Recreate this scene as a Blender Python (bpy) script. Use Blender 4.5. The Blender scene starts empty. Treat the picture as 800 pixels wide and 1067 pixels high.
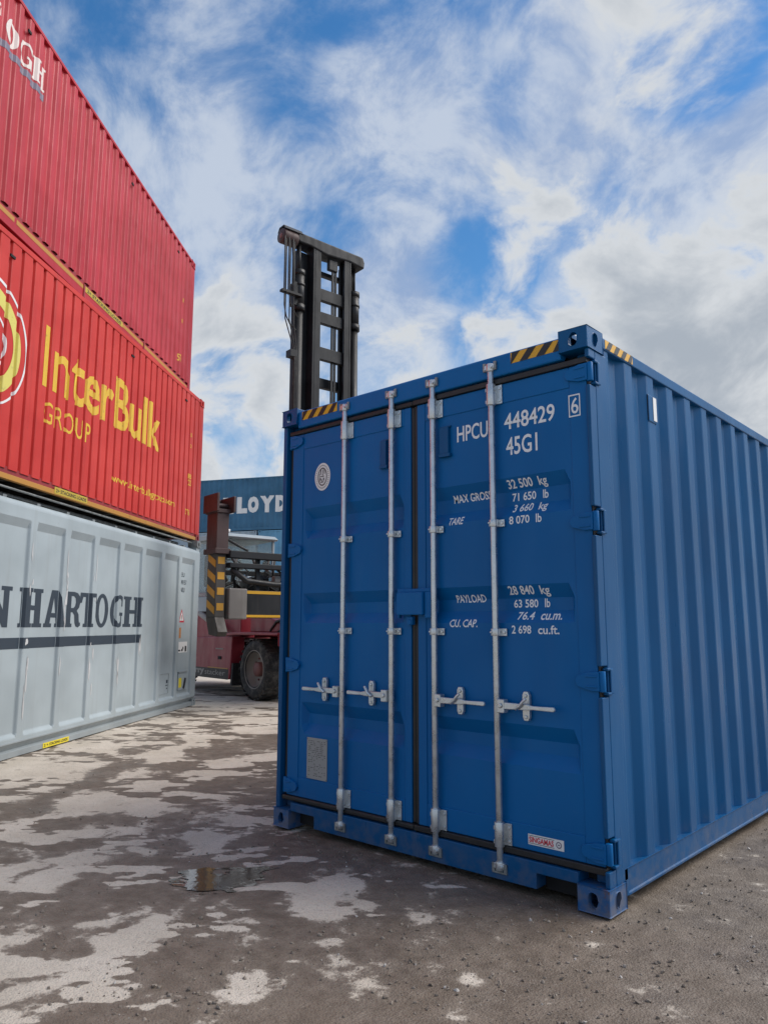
import bpy, bmesh, math, random
import numpy as np
from mathutils import Vector, Matrix
random.seed(7)
R = math.radians
SC = bpy.context.scene
COL = SC.collection

# ------------------------------------------------------------------ camera, sky, sun, exposure
CAM = np.array([4.1605, -3.4478, 1.3412]); YAW, PITCH, ROLL, FPX = -0.7396, 0.1506, 0.002, 778.98
_f = np.array([math.sin(YAW)*math.cos(PITCH), math.cos(YAW)*math.cos(PITCH), math.sin(PITCH)])
_r = np.array([math.cos(YAW), -math.sin(YAW), 0.0]); _u = np.cross(_r, _f)
_r, _u = math.cos(ROLL)*_r + math.sin(ROLL)*_u, -math.sin(ROLL)*_r + math.cos(ROLL)*_u

def ray(px, py):
    return _f + _r*(px-400)/FPX - _u*(py-533.5)/FPX
def on_z(px, py, z=0.0):
    d = ray(px, py); return CAM + d*((z-CAM[2])/d[2])
def to_px(P):
    d = P - CAM; w = d@_f
    return 400 + FPX*(d@_r)/w, 533.5 - FPX*(d@_u)/w

cd = bpy.data.cameras.new('camera'); cam = bpy.data.objects.new('camera', cd); COL.objects.link(cam)
cd.sensor_fit = 'VERTICAL'; cd.sensor_height = 36; cd.lens = FPX/1067*36
cd.clip_start = 0.05; cd.clip_end = 2000
m3 = Matrix((_r, _u, -_f)).transposed(); cam.matrix_world = Matrix.Translation(CAM) @ m3.to_4x4()
SC.camera = cam

SUN_AZ, SUN_EL = 41, 46        # azimuth from +Y towards +X
def build_world():
    w = bpy.data.worlds.new('World'); SC.world = w; w.use_nodes = True
    w.cycles.sampling_method = 'MANUAL'; w.cycles.sample_map_resolution = 256
    nt = w.node_tree; N = nt.nodes; Lk = nt.links; N.clear()
    out = N.new('ShaderNodeOutputWorld')
    sky = N.new('ShaderNodeTexSky'); sky.sky_type = 'NISHITA'; sky.sun_disc = False
    sky.sun_elevation = R(SUN_EL); sky.sun_rotation = R(SUN_AZ)
    sky.air_density = 1.15; sky.dust_density = 0.25; sky.ozone_density = 2.2
    tc = N.new('ShaderNodeTexCoord'); D = tc.outputs['Generated']
    def mth(op, a, b=None, c=None, clamp=False):
        n = N.new('ShaderNodeMath'); n.operation = op; n.use_clamp = clamp
        for i, v in enumerate((a, b, c)):
            if v is None: continue
            if isinstance(v, (int, float)): n.inputs[i].default_value = v
            else: Lk.new(v, n.inputs[i])
        return n.outputs[0]
    def vec(op, a, b=None, sc=None):
        n = N.new('ShaderNodeVectorMath'); n.operation = op
        for i, v in enumerate((a, b)):
            if v is None: continue
            if isinstance(v, (tuple, list, np.ndarray)): n.inputs[i].default_value = tuple(float(x) for x in v)
            else: Lk.new(v, n.inputs[i])
        if sc is not None:
            if isinstance(sc, (int, float)): n.inputs['Scale'].default_value = sc
            else: Lk.new(sc, n.inputs['Scale'])
        return n.outputs['Value'] if op == 'DOT_PRODUCT' else n.outputs['Vector']
    def noise(v, scale, detail, rough, dist=0.0, lac=2.0):
        n = N.new('ShaderNodeTexNoise'); n.inputs['Scale'].default_value = scale
        n.inputs['Detail'].default_value = detail; n.inputs['Roughness'].default_value = rough
        n.inputs['Distortion'].default_value = dist; n.inputs['Lacunarity'].default_value = lac
        Lk.new(v, n.inputs['Vector']); return n
    def ramp(v, a, b, smooth=True):
        n = N.new('ShaderNodeMapRange'); n.interpolation_type = 'SMOOTHSTEP' if smooth else 'LINEAR'
        Lk.new(v, n.inputs['Value']); n.inputs['From Min'].default_value = a; n.inputs['From Max'].default_value = b
        return n.outputs[0]
    def mix(f, a, b):
        n = N.new('ShaderNodeMix'); n.data_type = 'RGBA'
        for k, v in (('Factor', f), ('A', a), ('B', b)):
            s = [i for i in n.inputs if i.name == k and i.type == ('VALUE' if k == 'Factor' else 'RGBA')][0]
            if isinstance(v, tuple): s.default_value = v
            elif isinstance(v, float): s.default_value = v
            else: Lk.new(v, s)
        return [o for o in n.outputs if o.type == 'RGBA'][0]
    sep = N.new('ShaderNodeSeparateXYZ'); Lk.new(D, sep.inputs[0])
    zc = mth('MAXIMUM', sep.outputs[2], 0.0)
    inv = mth('DIVIDE', 1.35, mth('ADD', zc, 0.80))
    flat = vec('MULTIPLY', D, (1, 1, 0.9))
    uv = vec('SCALE', flat, None, inv)
    # clouds drawn out into banks that lean across the yard
    rot = N.new('ShaderNodeMapping'); rot.inputs['Rotation'].default_value = (0, 0, R(CLOUD_TURN)); rot.inputs['Scale'].default_value = (0.9, 1.1, 1.15)
    rot.inputs['Location'].default_value = CLOUD_AT
    Lk.new(uv, rot.inputs['Vector'])
    warp = noise(rot.outputs[0], 3.0, 2, 0.5)
    wv = vec('SCALE', vec('SUBTRACT', warp.outputs['Color'], (0.5, 0.5, 0.5)), None, 0.22)
    P = vec('ADD', rot.outputs[0], wv)
    big = noise(P, 4.2, 3, 0.5).outputs['Fac']
    rip = noise(P, 11.0, 8, 0.62, 0.05).outputs['Fac']
    cov = mth('ADD', mth('MULTIPLY', big, 0.62), mth('MULTIPLY', rip, 0.62))
    # open patches (negative) and banks (positive), each a direction in the sky
    dense = None
    for (px, py, w_, rad) in SKY:
        d = ray(px, py); d = d/np.linalg.norm(d)
        g = mth('MULTIPLY', ramp(vec('DOT_PRODUCT', D, d), math.cos(R(rad)), 1.0), w_)
        cov = mth('ADD', cov, g)
    for (px, py, w_, rad) in BANK:
        d = ray(px, py); d = d/np.linalg.norm(d)
        g = mth('MULTIPLY', ramp(vec('DOT_PRODUCT', D, d), math.cos(R(rad)), 1.0), w_)
        dense = g if dense is None else mth('ADD', dense, g)
    low = ramp(zc, 0.36, 0.04)
    dense = mth('ADD', dense, mth('MULTIPLY', low, 0.52))
    veil = mth('MULTIPLY', ramp(cov, 0.38, 0.80), 0.88)
    lump = noise(vec('ADD', P, (0.4, 0.1, 0.0)), 6.0, 8, 0.58, 0.05).outputs['Fac']
    dn = mth('ADD', dense, mth('MULTIPLY', mth('SUBTRACT', lump, 0.5), 2.1))
    bank = ramp(dn, 0.0, 0.42)
    # solid banks: bright rims, grey bellies
    core = ramp(dn, 0.15, 0.95)
    ccol = mix(core, (0.90, 0.93, 0.96, 1), (0.49, 0.55, 0.63, 1))
    vcol = mix(ramp(rip, 0.35, 0.62), (0.42, 0.54, 0.78, 1), (0.72, 0.80, 0.93, 1))
    b1 = N.new('ShaderNodeBackground'); b1.inputs['Strength'].default_value = SKY_STR
    hs = N.new('ShaderNodeHueSaturation'); hs.inputs['Saturation'].default_value = 1.32; Lk.new(sky.outputs[0], hs.inputs['Color'])
    Lk.new(hs.outputs[0], b1.inputs['Color'])
    b2 = N.new('ShaderNodeBackground'); b2.inputs['Strength'].default_value = CLOUD_STR; Lk.new(mix(bank, vcol, ccol), b2.inputs['Color'])
    a = mth('MAXIMUM', veil, bank)
    ms = N.new('ShaderNodeMixShader'); Lk.new(a, ms.inputs[0]); Lk.new(b1.outputs[0], ms.inputs[1]); Lk.new(b2.outputs[0], ms.inputs[2])
    Lk.new(ms.outputs[0], out.inputs['Surface'])
SKY_STR, CLOUD_STR, CLOUD_TURN, CLOUD_AT = 0.094, 0.53, 28, (1.7, 0.6, 0.0)
SKY = [(100, 60, -0.16, 9), (345, 230, 0.06, 5), (285, 60, -0.14, 6), (715, 60, -0.36, 5.5), (790, 20, -0.16, 5), (60, 200, 0.1, 9), (350, 215, -0.10, 5), (500, 285, -0.30, 5), (525, 105, -0.12, 4),
       (430, 130, 0.14, 8), (600, 110, 0.16, 8), (180, 150, 0.10, 8), (230, 30, 0.06, 6), (760, 170, 0.2, 7), (430, 300, 0.14, 7)]
BANK = [(235, 395, 0.26, 9), (720, 330, 0.32, 12), (830, 330, 0.30, 14), (600, 360, 0.26, 9), (420, 420, 0.16, 9)]
build_world()
sl = bpy.data.lights.new('sun', 'SUN'); sl.energy = 2.4; sl.angle = R(48); sl.color = (1.0, 0.94, 0.86)
so = bpy.data.objects.new('sun', sl); COL.objects.link(so)
_sd = Vector((math.sin(R(SUN_AZ))*math.cos(R(SUN_EL)), math.cos(R(SUN_AZ))*math.cos(R(SUN_EL)), math.sin(R(SUN_EL))))
so.rotation_euler = _sd.to_track_quat('Z', 'Y').to_euler(); so.location = (0, 0, 30)
vs = SC.view_settings; vs.view_transform = 'Standard'; vs.look = 'None'; vs.gamma = 1.0; vs.use_curve_mapping = False; vs.exposure = 0.62

# ------------------------------------------------------------------ mesh helpers
class MB:
    """collects shapes, then links them as ONE mesh object"""
    def __init__(s): s.bm = bmesh.new()
    def poly(s, pts, mi=0):
        f = s.bm.faces.new([s.bm.verts.new(p) for p in pts]); f.material_index = mi; return f
    def box(s, x0, x1, y0, y1, z0, z1, mi=0, M=None):
        v = [Vector(c) for c in ((x0,y0,z0),(x1,y0,z0),(x1,y1,z0),(x0,y1,z0),(x0,y0,z1),(x1,y0,z1),(x1,y1,z1),(x0,y1,z1))]
        if M is not None: v = [M @ c for c in v]
        b = [s.bm.verts.new(c) for c in v]
        for q in ((0,3,2,1),(4,5,6,7),(0,1,5,4),(1,2,6,5),(2,3,7,6),(3,0,4,7)):
            f = s.bm.faces.new([b[i] for i in q]); f.material_index = mi
        return s
    def prism(s, pts, axis, a, b, mi=0):
        """2D outline pushed along an axis: axis 'y' -> pts are (x,z); 'x' -> (y,z); 'z' -> (x,y)"""
        def P(p, t):
            return {'y': (p[0], t, p[1]), 'x': (t, p[0], p[1]), 'z': (p[0], p[1], t)}[axis]
        A = [s.bm.verts.new(P(p, a)) for p in pts]; B = [s.bm.verts.new(P(p, b)) for p in pts]
        n = len(pts)
        fs = [s.bm.faces.new(A), s.bm.faces.new(B[::-1])]
        for i in range(n): fs.append(s.bm.faces.new((A[i], B[i], B[(i+1) % n], A[(i+1) % n])))
        for f in fs: f.material_index = mi
        return s
    def tube(s, p, q, r0, r1=None, n=14, mi=0, cap=True):
        p, q = Vector(p), Vector(q); r1 = r0 if r1 is None else r1
        d = (q-p).normalized(); a = d.orthogonal().normalized(); b = d.cross(a)
        A = [s.bm.verts.new(p + (a*math.cos(2*math.pi*i/n) + b*math.sin(2*math.pi*i/n))*r0) for i in range(n)]
        B = [s.bm.verts.new(q + (a*math.cos(2*math.pi*i/n) + b*math.sin(2*math.pi*i/n))*r1) for i in range(n)]
        for i in range(n):
            f = s.bm.faces.new((A[i], A[(i+1) % n], B[(i+1) % n], B[i])); f.smooth = True; f.material_index = mi
        if cap:
            f = s.bm.faces.new(A[::-1]); f.material_index = mi; f = s.bm.faces.new(B); f.material_index = mi
        return s
    def path(s, pts, r, n=8, mi=0):
        pts = [Vector(p) for p in pts]; rings = []
        for i, p in enumerate(pts):
            d = (pts[min(i+1, len(pts)-1)] - pts[max(i-1, 0)]).normalized()
            a = d.cross(Vector((0.31, 0.2, 0.93))).normalized(); b = d.cross(a)
            rings.append([s.bm.verts.new(p + (a*math.cos(2*math.pi*k/n)+b*math.sin(2*math.pi*k/n))*r) for k in range(n)])
        for A, B in zip(rings, rings[1:]):
            for k in range(n):
                f = s.bm.faces.new((A[k], A[(k+1) % n], B[(k+1) % n], B[k])); f.smooth = True; f.material_index = mi
        s.bm.faces.new(rings[0][::-1]); s.bm.faces.new(rings[-1])
        return s
    def lathe(s, prof, axis_o, axis_d, n=40, mi=0, smooth=True):
        """prof: (radius, offset along axis)"""
        o, d = Vector(axis_o), Vector(axis_d).normalized(); a = d.orthogonal().normalized(); b = d.cross(a)
        rings = [[s.bm.verts.new(o + d*t + (a*math.cos(2*math.pi*k/n)+b*math.sin(2*math.pi*k/n))*r) for k in range(n)] for r, t in prof]
        for A, B in zip(rings, rings[1:]):
            for k in range(n):
                f = s.bm.faces.new((A[k], A[(k+1) % n], B[(k+1) % n], B[k])); f.smooth = smooth; f.material_index = mi
        return s
    def holed(s, O, U, V, w, h, cx, cz, rx, rz, depth, n=20, sup=2.0, mi=0):
        """w x h face at O spanned by U, V with a rounded opening that runs 'depth' inwards"""
        O, U, V = Vector(O), Vector(U), Vector(V); nrm = U.cross(V)
        bm = s.bm
        out = [bm.verts.new(O + U*a + V*b) for a, b in ((0,0),(w,0),(w,h),(0,h))]
        def se(t):
            c, sn = math.cos(t), math.sin(t)
            return (cx + rx*math.copysign(abs(c)**(2/sup), c), cz + rz*math.copysign(abs(sn)**(2/sup), sn))
        inn = [bm.verts.new(O + U*se(2*math.pi*i/n)[0] + V*se(2*math.pi*i/n)[1]) for i in range(n)]
        es = [bm.edges.new((out[i], out[(i+1) % 4])) for i in range(4)] + [bm.edges.new((inn[i], inn[(i+1) % n])) for i in range(n)]
        r = bmesh.ops.triangle_fill(bm, edges=es, use_beauty=True)
        for f in r['geom']:
            if isinstance(f, bmesh.types.BMFace): f.material_index = mi
        back = [bm.verts.new(v.co - nrm*depth) for v in inn]
        for i in range(n):
            f = bm.faces.new((inn[i], inn[(i+1) % n], back[(i+1) % n], back[i])); f.material_index = mi
        return s
    def build(s, name, mats, parent=None, bevel=0.0, seg=2, normals=True, weld=False):
        if weld: bmesh.ops.remove_doubles(s.bm, verts=s.bm.verts, dist=1e-5)
        if normals: bmesh.ops.recalc_face_normals(s.bm, faces=s.bm.faces)
        me = bpy.data.meshes.new(name); s.bm.to_mesh(me); s.bm.free()
        for m in (mats if isinstance(mats, (list, tuple)) else [mats]): me.materials.append(m)
        o = bpy.data.objects.new(name, me); COL.objects.link(o)
        if parent is not None: o.parent = parent
        if bevel:
            b = o.modifiers.new('bevel', 'BEVEL'); b.width = bevel; b.segments = seg; b.limit_method = 'ANGLE'; b.angle_limit = R(40)
        return o

def tag(o, label=None, cat=None, group=None, kind=None):
    for k, v in (('label', label), ('category', cat), ('group', group), ('kind', kind)):
        if v: o[k] = v
    return o
def thing(name, loc, rz, label, cat, group=None):
    o = bpy.data.objects.new(name, None); COL.objects.link(o); o.location = loc; o.rotation_euler = (0, 0, rz); o.empty_display_size = 0.3
    return tag(o, label, cat, group)
def twin(o, dx=0, dy=0, dz=0, parent=None):
    """copy of a part (with its sub-parts), shifted"""
    c = o.copy(); COL.objects.link(c); c.location = o.location + Vector((dx, dy, dz)); c.parent = parent or o.parent
    for ch in o.children:
        k = ch.copy(); COL.objects.link(k); k.parent = c
    return c

# ------------------------------------------------------------------ materials
class NT:
    def __init__(s, name):
        s.m = bpy.data.materials.new(name); s.m.use_nodes = True; s.t = s.m.node_tree; s.N = s.t.nodes; s.L = s.t.links
        s.b = s.N['Principled BSDF']
        s.tc = s.N.new('ShaderNodeTexCoord')
    def put(s, sock, v):
        if isinstance(v, (int, float)): sock.default_value = v
        elif isinstance(v, tuple): sock.default_value = v if len(v) == len(sock.default_value) else (*v, 1)
        else: s.L.new(v, sock)
    def map(s, scale=(1,1,1), src='Object', loc=(0,0,0)):
        n = s.N.new('ShaderNodeMapping'); n.inputs['Scale'].default_value = scale; n.inputs['Location'].default_value = loc
        s.L.new(s.tc.outputs[src], n.inputs['Vector']); return n.outputs[0]
    def noise(s, v, scale, detail=4, rough=0.55, dist=0.0):
        n = s.N.new('ShaderNodeTexNoise'); n.inputs['Scale'].default_value = scale; n.inputs['Detail'].default_value = detail
        n.inputs['Roughness'].default_value = rough; n.inputs['Distortion'].default_value = dist; s.L.new(v, n.inputs['Vector']); return n.outputs['Fac']
    def vor(s, v, scale, feat='F1', rnd=1.0):
        n = s.N.new('ShaderNodeTexVoronoi'); n.feature = feat; n.inputs['Scale'].default_value = scale; n.inputs['Randomness'].default_value = rnd
        s.L.new(v, n.inputs['Vector']); return n
    def rng(s, v, a, b, c=0.0, d=1.0, smooth=True):
        n = s.N.new('ShaderNodeMapRange'); n.interpolation_type = 'SMOOTHSTEP' if smooth else 'LINEAR'
        s.put(n.inputs['Value'], v)
        for k, x in (('From Min', a), ('From Max', b), ('To Min', c), ('To Max', d)): s.put(n.inputs[k], x)
        return n.outputs[0]
    def mth(s, op, a, b=0.0, clamp=False):
        n = s.N.new('ShaderNodeMath'); n.operation = op; n.use_clamp = clamp; s.put(n.inputs[0], a); s.put(n.inputs[1], b); return n.outputs[0]
    def mix(s, f, a, b):
        n = s.N.new('ShaderNodeMix'); n.data_type = 'RGBA'
        s.put(n.inputs[0], f); s.put(n.inputs[6], a); s.put(n.inputs[7], b); return n.outputs[2]
    def bump(s, h, strength, dist, nrm=None):
        n = s.N.new('ShaderNodeBump'); n.inputs['Strength'].default_value = strength; n.inputs['Distance'].default_value = dist
        s.L.new(h, n.inputs['Height'])
        if nrm: s.L.new(nrm, n.inputs['Normal'])
        return n.outputs[0]
    def done(s, col=None, rough=None, metal=0.0, nrm=None, spec=None):
        if col is not None: s.put(s.b.inputs['Base Color'], col)
        if rough is not None: s.put(s.b.inputs['Roughness'], rough)
        s.put(s.b.inputs['Metallic'], metal)
        if spec is not None: s.put(s.b.inputs['Specular IOR Level'], spec)
        if nrm is not None: s.L.new(nrm, s.b.inputs['Normal'])
        return s.m

def paint(name, col, rough=0.42, var=0.12, dirt=0.25, dirtcol=(0.11, 0.095, 0.08), rust=0.0, scratch=0.0, fade=None, wavy=0.3, spec=0.5, chalk=0.0, splash=0.0):
    n = NT(name); o = n.map()
    big = n.noise(o, 0.9, 3, 0.6); mid = n.noise(n.map((5, 5, 1.1)), 1.6, 3, 0.65)
    c2 = fade or tuple(min(1, x*(1+var*1.6)+0.01) for x in col); c1 = tuple(x*(1-var) for x in col)
    c = n.mix(n.rng(big, 0.3, 0.7), c1, c2)
    st = n.rng(n.noise(n.map((9, 9, 0.35)), 1.0, 4, 0.7), 0.52, 0.78)              # runs of rain-washed grime
    c = n.mix(n.mth('MULTIPLY', st, dirt*0.55), c, dirtcol)
    sp = n.rng(n.noise(o, 26, 3, 0.7), 0.62, 0.78)
    c = n.mix(n.mth('MULTIPLY', sp, dirt*0.5), c, dirtcol)
    if chalk:
        ck = n.rng(n.noise(n.map((7, 7, 0.8)), 1.4, 7, 0.7), 0.5, 0.8)
        c = n.mix(n.mth('MULTIPLY', ck, chalk), c, tuple(0.5*x+0.3 for x in col))
    if splash:                                             # road dust dried on near the ground
        sp_ = n.N.new('ShaderNodeSeparateXYZ'); n.L.new(n.tc.outputs['Object'], sp_.inputs[0])
        hgt = n.mth('ADD', sp_.outputs[2], n.mth('MULTIPLY', n.noise(n.map((6, 6, 1.5)), 1.6, 5, 0.7), -0.42))
        k = n.mth('MULTIPLY', n.rng(hgt, 0.05, -0.17), n.rng(n.noise(o, 13, 5, 0.7), 0.36, 0.62))
        c = n.mix(n.mth('MULTIPLY', k, splash), c, (0.20, 0.165, 0.13))
    if scratch:
        v = n.noise(n.map((2.2, 2.2, 26)), 1.6, 5, 0.75, 1.2); w = n.noise(o, 2.0, 3, 0.5)
        k = n.mth('MULTIPLY', n.rng(v, 0.665, 0.70), n.rng(w, 0.48, 0.62))
        c = n.mix(n.mth('MULTIPLY', k, scratch), c, tuple(0.45*x+0.22 for x in col))
    if rust:
        v = n.noise(o, 5.5, 9, 0.72); k = n.rng(v, 0.70-0.10*rust, 0.78-0.10*rust)
        c = n.mix(n.mth('MULTIPLY', k, min(1, rust)), c, n.mix(n.noise(o, 40, 3), (0.10, 0.035, 0.015), (0.19, 0.075, 0.03)))
    rr = n.rng(mid, 0.3, 0.75, rough-0.07, rough+0.13)
    bp = n.bump(n.noise(n.map((1, 1, 1)), 2.6, 2, 0.4), wavy, 0.02)
    return n.done(c, rr, 0.0, bp, spec)

def decal(name, col, rough=0.5, wear=0.25, scale=30):
    n = NT(name); o = n.map()
    v = n.noise(o, scale, 6, 0.7); k = n.rng(v, 0.55, 0.72)
    c = n.mix(n.mth('MULTIPLY', k, wear), col, tuple(x*0.45+0.02 for x in col))
    return n.done(c, rough)

def metal(name, col, rough=0.38, met=0.85, var=0.25):
    n = NT(name); o = n.map(); v = n.noise(o, 14, 6, 0.65); w = n.noise(o, 90, 3, 0.6)
    c = n.mix(n.rng(v, 0.3, 0.72), tuple(x*(1-var) for x in col), col)
    c = n.mix(n.mth('MULTIPLY', n.rng(w, 0.6, 0.75), 0.35), c, tuple(x*0.55 for x in col))
    return n.done(c, n.rng(v, 0.3, 0.7, rough-0.08, rough+0.14), met, n.bump(w, 0.12, 0.002))

def rubber(name, col=(0.022, 0.022, 0.023), rough=0.68, dust=0.3):
    n = NT(name); o = n.map(); v = n.noise(o, 7, 7, 0.7)
    c = n.mix(n.mth('MULTIPLY', n.rng(v, 0.45, 0.7), dust), col, (0.16, 0.145, 0.125))
    return n.done(c, rough, 0, n.bump(n.noise(o, 60, 4), 0.2, 0.004))

M = {}
M['blue'] = paint('blue_paint', (0.0, 0.070, 0.200), 0.34, 0.08, 0.05, rust=0.0, scratch=0.10, wavy=0.2, spec=0.26, fade=(0.0001, 0.080, 0.222), splash=0.22)  # container blue, base set darker to offset the sun on the long side
M['blue_door'] = paint('blue_door_shade_lift', (0.0001, 0.108, 0.325), 0.44, 0.08, 0.05, scratch=0.12, wavy=0.2, spec=0.22, fade=(0.0002, 0.122, 0.355), splash=0.2)  # same container blue, base set lighter to lift the shaded door end
M['blue_worn'] = paint('worn_blue_paint', (0.0006, 0.082, 0.245), 0.45, 0.12, 0.3, rust=1.0, scratch=1.0, wavy=0.2, splash=0.5)
M['red_top'] = paint('faded_red_paint', (0.43, 0.013, 0.025), 0.46, 0.12, 0.45, dirtcol=(0.15, 0.02, 0.025), scratch=0.2, fade=(0.48, 0.028, 0.044), wavy=0.5, spec=0.38)
M['red_mid'] = paint('orange_red_paint', (0.56, 0.026, 0.019), 0.48, 0.12, 0.6, dirtcol=(0.13, 0.022, 0.018), scratch=0.35, rust=0.14, fade=(0.60, 0.046, 0.034), wavy=0.5, spec=0.36)
M['red_dark'] = paint('dark_red_paint_and_shade', (0.26, 0.018, 0.022), 0.5, 0.15, 0.6, rust=0.3)
M['grey'] = paint('pale_grey_paint', (0.335, 0.385, 0.405), 0.42, 0.08, 0.35, dirtcol=(0.20, 0.19, 0.17), scratch=0.25, rust=0.0)
M['grey_rail'] = paint('grey_rail_paint', (0.27, 0.30, 0.31), 0.45, 0.10, 0.5, dirtcol=(0.14, 0.13, 0.12), scratch=0.3, rust=0.1)
M['bare'] = paint('chipped_rib_paint', (0.50, 0.50, 0.50), 0.55, 0.1, 0.15)
M['line_blue'] = paint('petrol_blue_paint', (0.022, 0.115, 0.215), 0.5, 0.12, 0.4, scratch=0.2)
M['pale_blue'] = paint('light_blue_paint', (0.10, 0.27, 0.42), 0.5, 0.12, 0.4)
M['blue_grey'] = paint('blue_grey_paint', (0.25, 0.32, 0.38), 0.5, 0.12, 0.4)
M['brown_red'] = paint('brown_box_paint', (0.20, 0.055, 0.035), 0.5, 0.12, 0.5)
M['black_steel'] = paint('black_mast_paint', (0.010, 0.0108, 0.0125), 0.5, 0.25, 0.12, dirtcol=(0.05, 0.045, 0.042), rust=0.08, spec=0.3)
M['oily'] = paint('oily_black_steel', (0.012, 0.012, 0.0125), 0.45, 0.3, 0.3, dirtcol=(0.07, 0.05, 0.04), rust=0.35, spec=0.35)
M['maroon'] = paint('dark_red_machine_paint', (0.27, 0.022, 0.036), 0.42, 0.10, 0.45, dirtcol=(0.15, 0.06, 0.05), rust=0.1, scratch=0.3)
M['rusty'] = paint('rusty_brown_steel', (0.047, 0.022, 0.020), 0.62, 0.25, 0.5, rust=0.35, scratch=0.5)
M['strap_dark'] = paint('grimy_black_paint', (0.05, 0.043, 0.036), 0.6, 0.2, 0.7, rust=0.5)
M['worn_block'] = paint('worn_grey_steel', (0.16, 0.145, 0.13), 0.6, 0.3, 0.8, rust=0.8, scratch=0.9)
M['zinc'] = metal('galvanised_steel', (0.66, 0.70, 0.72), 0.30, 0.75)
M['zinc_dark'] = metal('dull_zinc', (0.36, 0.38, 0.38), 0.5, 0.7, 0.4)
M['chrome'] = metal('bright_rod', (0.75, 0.76, 0.77), 0.2, 0.9)
M['rubber'] = rubber('black_rubber'); M['gasket'] = rubber('door_gasket', (0.012, 0.012, 0.013), 0.5, 0.07)
M['tyre'] = rubber('dusty_tyre', (0.025, 0.024, 0.023), 0.8, 0.75)
M['rim'] = paint('dusty_rim', (0.30, 0.27, 0.24), 0.6, 0.15, 0.6); M['hub'] = paint('hub_paint', (0.19, 0.075, 0.065), 0.6, 0.2, 0.6)
M['white'] = decal('white_lettering', (0.76, 0.77, 0.78)); M['yellow'] = decal('yellow_lettering', (0.72, 0.44, 0.03), wear=0.75, scale=14)
M['yellow_green'] = decal('yellow_ring', (0.66, 0.58, 0.13), wear=0.7, scale=9)
M['offwhite'] = decal('worn_white_lettering', (0.70, 0.62, 0.58), wear=0.4); M['slate'] = decal('slate_lettering', (0.030, 0.044, 0.062), wear=0.35, scale=12)
M['purple_grey'] = decal('grey_underline', (0.16, 0.14, 0.20), wear=0.4)
M['hazard_y'] = decal('hazard_yellow', (0.68, 0.36, 0.02), wear=0.25); M['hazard_k'] = decal('hazard_black', (0.016, 0.016, 0.018), wear=0.1)
M['stripe_y'] = paint('grimy_amber', (0.50, 0.25, 0.02), 0.6, 0.25, 0.9, dirtcol=(0.08, 0.06, 0.04), rust=0.4, scratch=0.6); M['label_y'] = decal('label_yellow', (0.74, 0.60, 0.03), wear=0.2); M['rail_y'] = decal('rail_amber', (0.46, 0.215, 0.035), wear=0.7, scale=8)
M['label_a'] = decal('label_amber', (0.50, 0.36, 0.04), wear=0.7, scale=18); M['label_w'] = decal('label_white', (0.74, 0.74, 0.73), wear=0.12); M['label_r'] = decal('label_red', (0.60, 0.025, 0.05), wear=0.1)
M['black'] = decal('label_black', (0.02, 0.02, 0.022), wear=0.1); M['plate'] = decal('plate_grey', (0.31, 0.31, 0.30), 0.45, 0.4, 60)
M['engrave'] = decal('plate_text', (0.13, 0.13, 0.13), 0.6, 0.1); M['emblem'] = decal('emblem_grey', (0.10, 0.085, 0.09), 0.6, 0.2)
M['void'] = decal('dark_opening', (0.008, 0.008, 0.009), 0.8, 0.0)
M['text_tan'] = decal('machine_lettering', (0.30, 0.28, 0.25), wear=0.5)
M['seat'] = rubber('seat_cloth', (0.03, 0.032, 0.035), 0.9)
def glass():
    n = NT('cab_glass'); b = n.b
    b.inputs['Base Color'].default_value = (0.75, 0.82, 0.82, 1); b.inputs['Roughness'].default_value = 0.04
    b.inputs['Transmission Weight'].default_value = 0.92; b.inputs['IOR'].default_value = 1.25
    return n.m
M['glass'] = glass()

# ------------------------------------------------------------------ lettering
def text_bm(txt, bold=0.0, shear=0.0, spacing=1.0):
    c = bpy.data.curves.new('lettering', 'FONT'); c.body = txt; c.offset = bold; c.shear = shear; c.resolution_u = 3; c.space_character = spacing
    o = bpy.data.objects.new('lettering', c); me = o.to_mesh()
    bm = bmesh.new(); bm.from_mesh(me); o.to_mesh_clear(); bpy.data.objects.remove(o); bpy.data.curves.remove(c)
    xs = [v.co.x for v in bm.verts]; ys = [v.co.y for v in bm.verts]
    x0, x1, y0, y1 = min(xs), max(xs), min(ys), max(ys)
    for v in bm.verts: v.co = ((v.co.x-x0)/(x1-x0), (v.co.y-y0)/(y1-y0), 0)
    return bm
def outline_bm(loops):
    """filled 2D figure from closed outlines (holes allowed)"""
    c = bpy.data.curves.new('lettering', 'CURVE'); c.dimensions = '2D'; c.fill_mode = 'BOTH'
    for lp in loops:
        s = c.splines.new('POLY'); s.points.add(len(lp)-1); s.use_cyclic_u = True
        for p, q in zip(s.points, lp): p.co = (q[0], q[1], 0, 1)
    o = bpy.data.objects.new('lettering', c); me = o.to_mesh()
    bm = bmesh.new(); bm.from_mesh(me); o.to_mesh_clear(); bpy.data.objects.remove(o); bpy.data.curves.remove(c)
    return bm
def ell(cx, cy, rx, ry, n=28, wob=0.0, seed=0):
    g = random.Random(seed); ph = [g.uniform(0, 6.28) for _ in range(5)]
    out = []
    for i in range(n):
        t = 2*math.pi*i/n; k = 1 + wob*sum(math.sin((j+2)*t+ph[j])/(j+1.5) for j in range(5))
        out.append((cx+rx*k*math.cos(t), cy+ry*k*math.sin(t)))
    return out
_S = .10
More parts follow.
